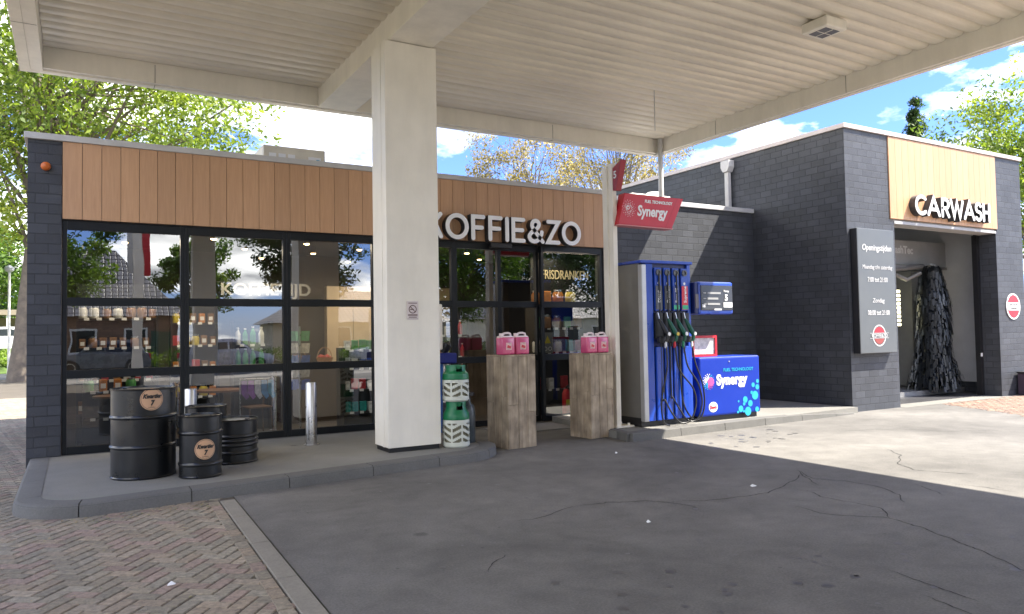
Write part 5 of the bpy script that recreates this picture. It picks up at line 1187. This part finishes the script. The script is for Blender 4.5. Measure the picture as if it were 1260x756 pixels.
# ================================================================== CARS AND HOUSES
def car(x, y, z, rz, paint, label, suv=True):
    t = thing('parked_car', label, 'car', (x, y, z), rz, 'parked cars')
    pm = mat('carpaint_' + paint, {'white': (.7, .7, .7), 'silver': (.55, .56, .58), 'grey': (.14, .15, .17)}[paint], .25, metal=.2 if paint != 'white' else 0, coat=.6)
    body = [(-2.1, .35), (-2.15, .62), (-2.05, .95), (-1.95, 1.02), (.85, 1.02), (1.85, .88), (2.1, .7), (2.14, .42), (2.05, .28), (-2.0, .28)]
    roof = [(-1.92, 1.0), (-1.72, 1.52), (-1.5, 1.62), (.1, 1.64), (.35, 1.58), (.98, 1.0)]
    mb = MB(); mb.prism(body, 'y', -.88, .88); mb.build('body', pm, t, local=True, bevel=.05, seg=3, smooth=True)
    mb = MB(); n = len(roof); vs = [(p[0], -(.86 if p[1] < 1.1 else .66), p[1]) for p in roof] + [(p[0], (.86 if p[1] < 1.1 else .66), p[1]) for p in roof]
    mb.add(vs, [tuple(range(n)), tuple(range(2 * n - 1, n - 1, -1))] + [(i, i + n, (i + 1) % n + n, (i + 1) % n) for i in range(n)]); cab = mb.build('cabin', pm, t, local=True, bevel=.03, smooth=True)
    DG = mat('car_glass', (.02, .025, .03), .06)
    for s in (-1, 1):
        for q in ([(-1.68, 1.08), (-1.56, 1.46), (-.98, 1.5), (-.98, 1.08)], [(-.9, 1.08), (-.9, 1.5), (-.12, 1.52), (-.12, 1.08)], [(-.04, 1.08), (-.04, 1.52), (.22, 1.5), (.74, 1.08)]):
            yy = lambda zz: s * (.86 - .2 * (zz - 1.0) / .55 + .012)
            mb = MB(); mb.add([(a, yy(b) , b) for a, b in q], [(0, 1, 2, 3)]); mb.build('side_window', DG, cab, local=True)
    for q in ([(.42, 1.53), (.93, 1.08)], [(-1.77, 1.46), (-1.93, 1.08)]):
        (a, b), (c, d) = q; o_ = .02 if a > 0 else -.02; mb = MB(); mb.quad((a + o_, -.6, b), (a + o_, .6, b), (c + o_, .78, d), (c + o_, -.78, d)); mb.build('windscreen', DG, cab, local=True)
    for wx in (-1.32, 1.3):
        for s in (-1, 1):
            mb = MB(); mb.lathe([(.2, -.1), (.32, -.1), (.34, -.07), (.34, .07), (.32, .1), (.2, .1)], wx, s * .82, .34, 28, axis='y'); wh = mb.build('wheel', RUB, t, local=True, smooth=True)
            mb = MB(); mb.lathe([(.205, .09 * s), (.2, .105 * s), (.06, .085 * s), (0, .1 * s)], wx, s * .82, .34, 20, axis='y'); mb.build('rim', STEEL, wh, local=True, smooth=True)
    for s in (-1, 1):
        mb = MB(); mb.box(2.0, 2.13, s * .72 - .14, s * .72 + .14, .64, .76); mb.build('headlight', mat('lamp_clear', (.6, .6, .62), .1), t, local=True, bevel=.02)
        mb = MB(); mb.box(-2.16, -2.05, s * .74 - .1, s * .74 + .1, .7, .95); mb.build('tail_light', RED, t, local=True, bevel=.02)
    return t
# raised verge with parked car behind the left corner
bk = MB(); bk.prism([(47.6, 0), (49.5, .8), (52.5, .95), (90, .95), (90, -.1), (47.6, -.1)], 'x', -45, 4); struct(bk.build('grass_bank', ground_mat('bank_green', (.09, .15, .03), patch=.3, stains=False)))
rgb = np.random.default_rng(3); cs = [(float(a), float(b), 0) for a, b in zip(rgb.uniform(-12, 1, 240), rgb.uniform(48.3, 54, 240))]
gr = leaves_mesh('verge_grass', [(c[0], c[1], .35 + min(.6, (c[1] - 48) * .35)) for c in cs], [.35] * 240, 60, .12, [(.10, .17, .03), (.2, .3, .05), (.3, .38, .08)], 8, None)
gr['kind'] = 'stuff'
car(-3.2, 56, .95, R(8), 'white', 'white car parked on the grass bank behind the left corner of the shop')
cpt = thing('carport', 'low wooden carport behind the white car at the left picture edge', 'carport', (-6, 62, .95))
mb = MB(); mb.box(-14, 1.5, 61, 65, 3.5, 3.85); mb.build('roof', mat('carport_roof', (.3, .25, .18), .7), cpt)
mb = MB(); mb.box(-14, 1.5, 65.1, 65.2, .95, 3.4); mb.build('back_wall', mat('carport_wall', (.28, .22, .14), .8, var=.3), cpt)
for x in (-13, -8.5, -4, .8): MB().box(x, x + .15, 61.1, 61.25, .95, 3.5).build('post', WHITE, cpt)
lpst = thing('lamp_post', 'white lamp post at the left picture edge in front of the parked car', 'street lamp', (-2.9, 46, 0))
mb = MB(); mb.lathe([(.09, 0), (.07, .3), (.055, 5.2)], -2.9, 46, 0, 14); mb.build('pole', WHITE, lpst, smooth=True); mb = MB(); mb.lathe([(.06, 5.2), (.2, 5.3), (.22, 5.45), (0, 5.6)], -2.9, 46, 0, 16); mb.build('lamp_head', GREYP, lpst, smooth=True)
# street behind the camera
car(6.6, -17.2, 0, R(0), 'silver', 'silver car driving on the road behind the camera, reflected in the second window')
car(1.2, -19.6, 0, R(180), 'grey', 'dark grey car parked across the road behind the camera')
car(16.5, -19.8, 0, R(180), 'white', 'white car parked across the road behind the camera')
TILE = bpy.data.materials.new('roof_tiles'); TILE.use_nodes = True; t_ = TILE.node_tree; b_ = t_.nodes['Principled BSDF']
u_ = N(t_, 'ShaderNodeTexCoord'); k_ = N(t_, 'ShaderNodeTexBrick'); k_.offset = 0; k_.inputs['Scale'].default_value = 1; k_.inputs['Brick Width'].default_value = .3; k_.inputs['Row Height'].default_value = .3; k_.inputs['Mortar Size'].default_value = .045; k_.inputs['Mortar Smooth'].default_value = .6
k_.inputs['Color1'].default_value = (.15, .15, .16, 1); k_.inputs['Color2'].default_value = (.2, .2, .21, 1); k_.inputs['Mortar'].default_value = (.03, .03, .03, 1)
t_.links.new(u_.outputs['UV'], k_.inputs['Vector']); t_.links.new(k_.outputs[0], b_.inputs['Base Color']); b_.inputs['Roughness'].default_value = .45
pb_ = N(t_, 'ShaderNodeBump'); pb_.inputs['Distance'].default_value = .03; pb_.inputs['Strength'].default_value = .6; pb_.invert = True; t_.links.new(k_.outputs['Fac'], pb_.inputs['Height']); t_.links.new(pb_.outputs[0], b_.inputs['Normal'])
def house(name, x0, x1, y0, y1, eave, ridge, wallm, label, hip=2.0):
    t = thing(name, label, 'house', ((x0 + x1) / 2, (y0 + y1) / 2, 0))
    mb = MB(); mb.box(x0, x1, y0, y1, 0, eave); mb.build('wall', wallm, t)
    ym = (y0 + y1) / 2; e = .5; mb = MB()
    vs = [(x0 - e, y0 - e, eave - .1), (x1 + e, y0 - e, eave - .1), (x1 + e, y1 + e, eave - .1), (x0 - e, y1 + e, eave - .1), (x0 + hip, ym, ridge), (x1 - hip, ym, ridge)]
    mb.add(vs, [(0, 1, 5, 4), (2, 3, 4, 5), (1, 2, 5), (3, 0, 4), (0, 3, 2, 1)]); rf = mb.build('roof', TILE, t)
    mb = MB(); mb.box(x0 + hip + .6, x0 + hip + 1.2, ym - .3, ym + .3, ridge - .8, ridge + .6); mb.build('chimney', BLK, rf)
    wx = x0 + 1
    while wx < x1 - 1.5:
        mb = MB(); mb.box(wx, wx + 1.3, y1 + .002, y1 + .06, .9, 2.3); wn = mb.build('window', WHT, t); mb = MB(); mb.box(wx + .1, wx + 1.2, y1 + .062, y1 + .066, 1.0, 2.2); mb.build('pane', MATS['car_glass'], wn); wx += 2.6
    mb = MB(); mb.box(x1 - 1.4, x1 - .4, y1 + .002, y1 + .07, 0, 2.1); mb.build('door', mat('house_door', (.03, .08, .05), .4), t)
    return t
BRK = block_mat('brown_brick', (.22, .12, .08))
house('tiled_house', -9, 5.3, -34, -25.5, 3.1, 7.2, BRK, 'brown brick house with dark tiled hip roof across the road behind the camera', 3.2)
house('pale_bungalow', 12, 24, -36, -28, 2.7, 5.0, mat('stucco', (.6, .56, .48), .8), 'pale rendered bungalow across the road behind the camera', 3)
house('brick_house', -26, -14, -35, -27, 3, 7, BRK, 'brown brick house with tiled roof far left across the road behind the camera', 3)
house('garden_house', 30, 42, -38, -30, 3, 6.8, mat('stucco_white', (.7, .68, .62), .8), 'white rendered house far right across the road behind the camera', 3)
# price totem by the road
tt = thing('road_totem', 'grey roadside totem with red panels behind the camera, mirrored in the first window', 'totem sign', (2.6, -10.5, 0))
mb = MB(); mb.box(1.98, 2.36, -10.6, -10.3, 0, 6.5); mb.build('pole', WHITE, tt, bevel=.01); mb = MB(); mb.box(2.362, 2.6, -10.62, -10.28, 4.2, 6.4); mb.build('red_panel', RED, tt, bevel=.01)
mb = MB(); mb.box(1.8, 1.978, -10.6, -10.3, 4.3, 6.5); mb.build('top_panel', GREYP, tt, bevel=.01)

C.render.engine = 'CYCLES'
C.cycles.max_bounces = 8; C.cycles.transparent_max_bounces = 12; C.cycles.diffuse_bounces = 4; C.cycles.glossy_bounces = 4
C.cycles.sample_clamp_indirect = 6
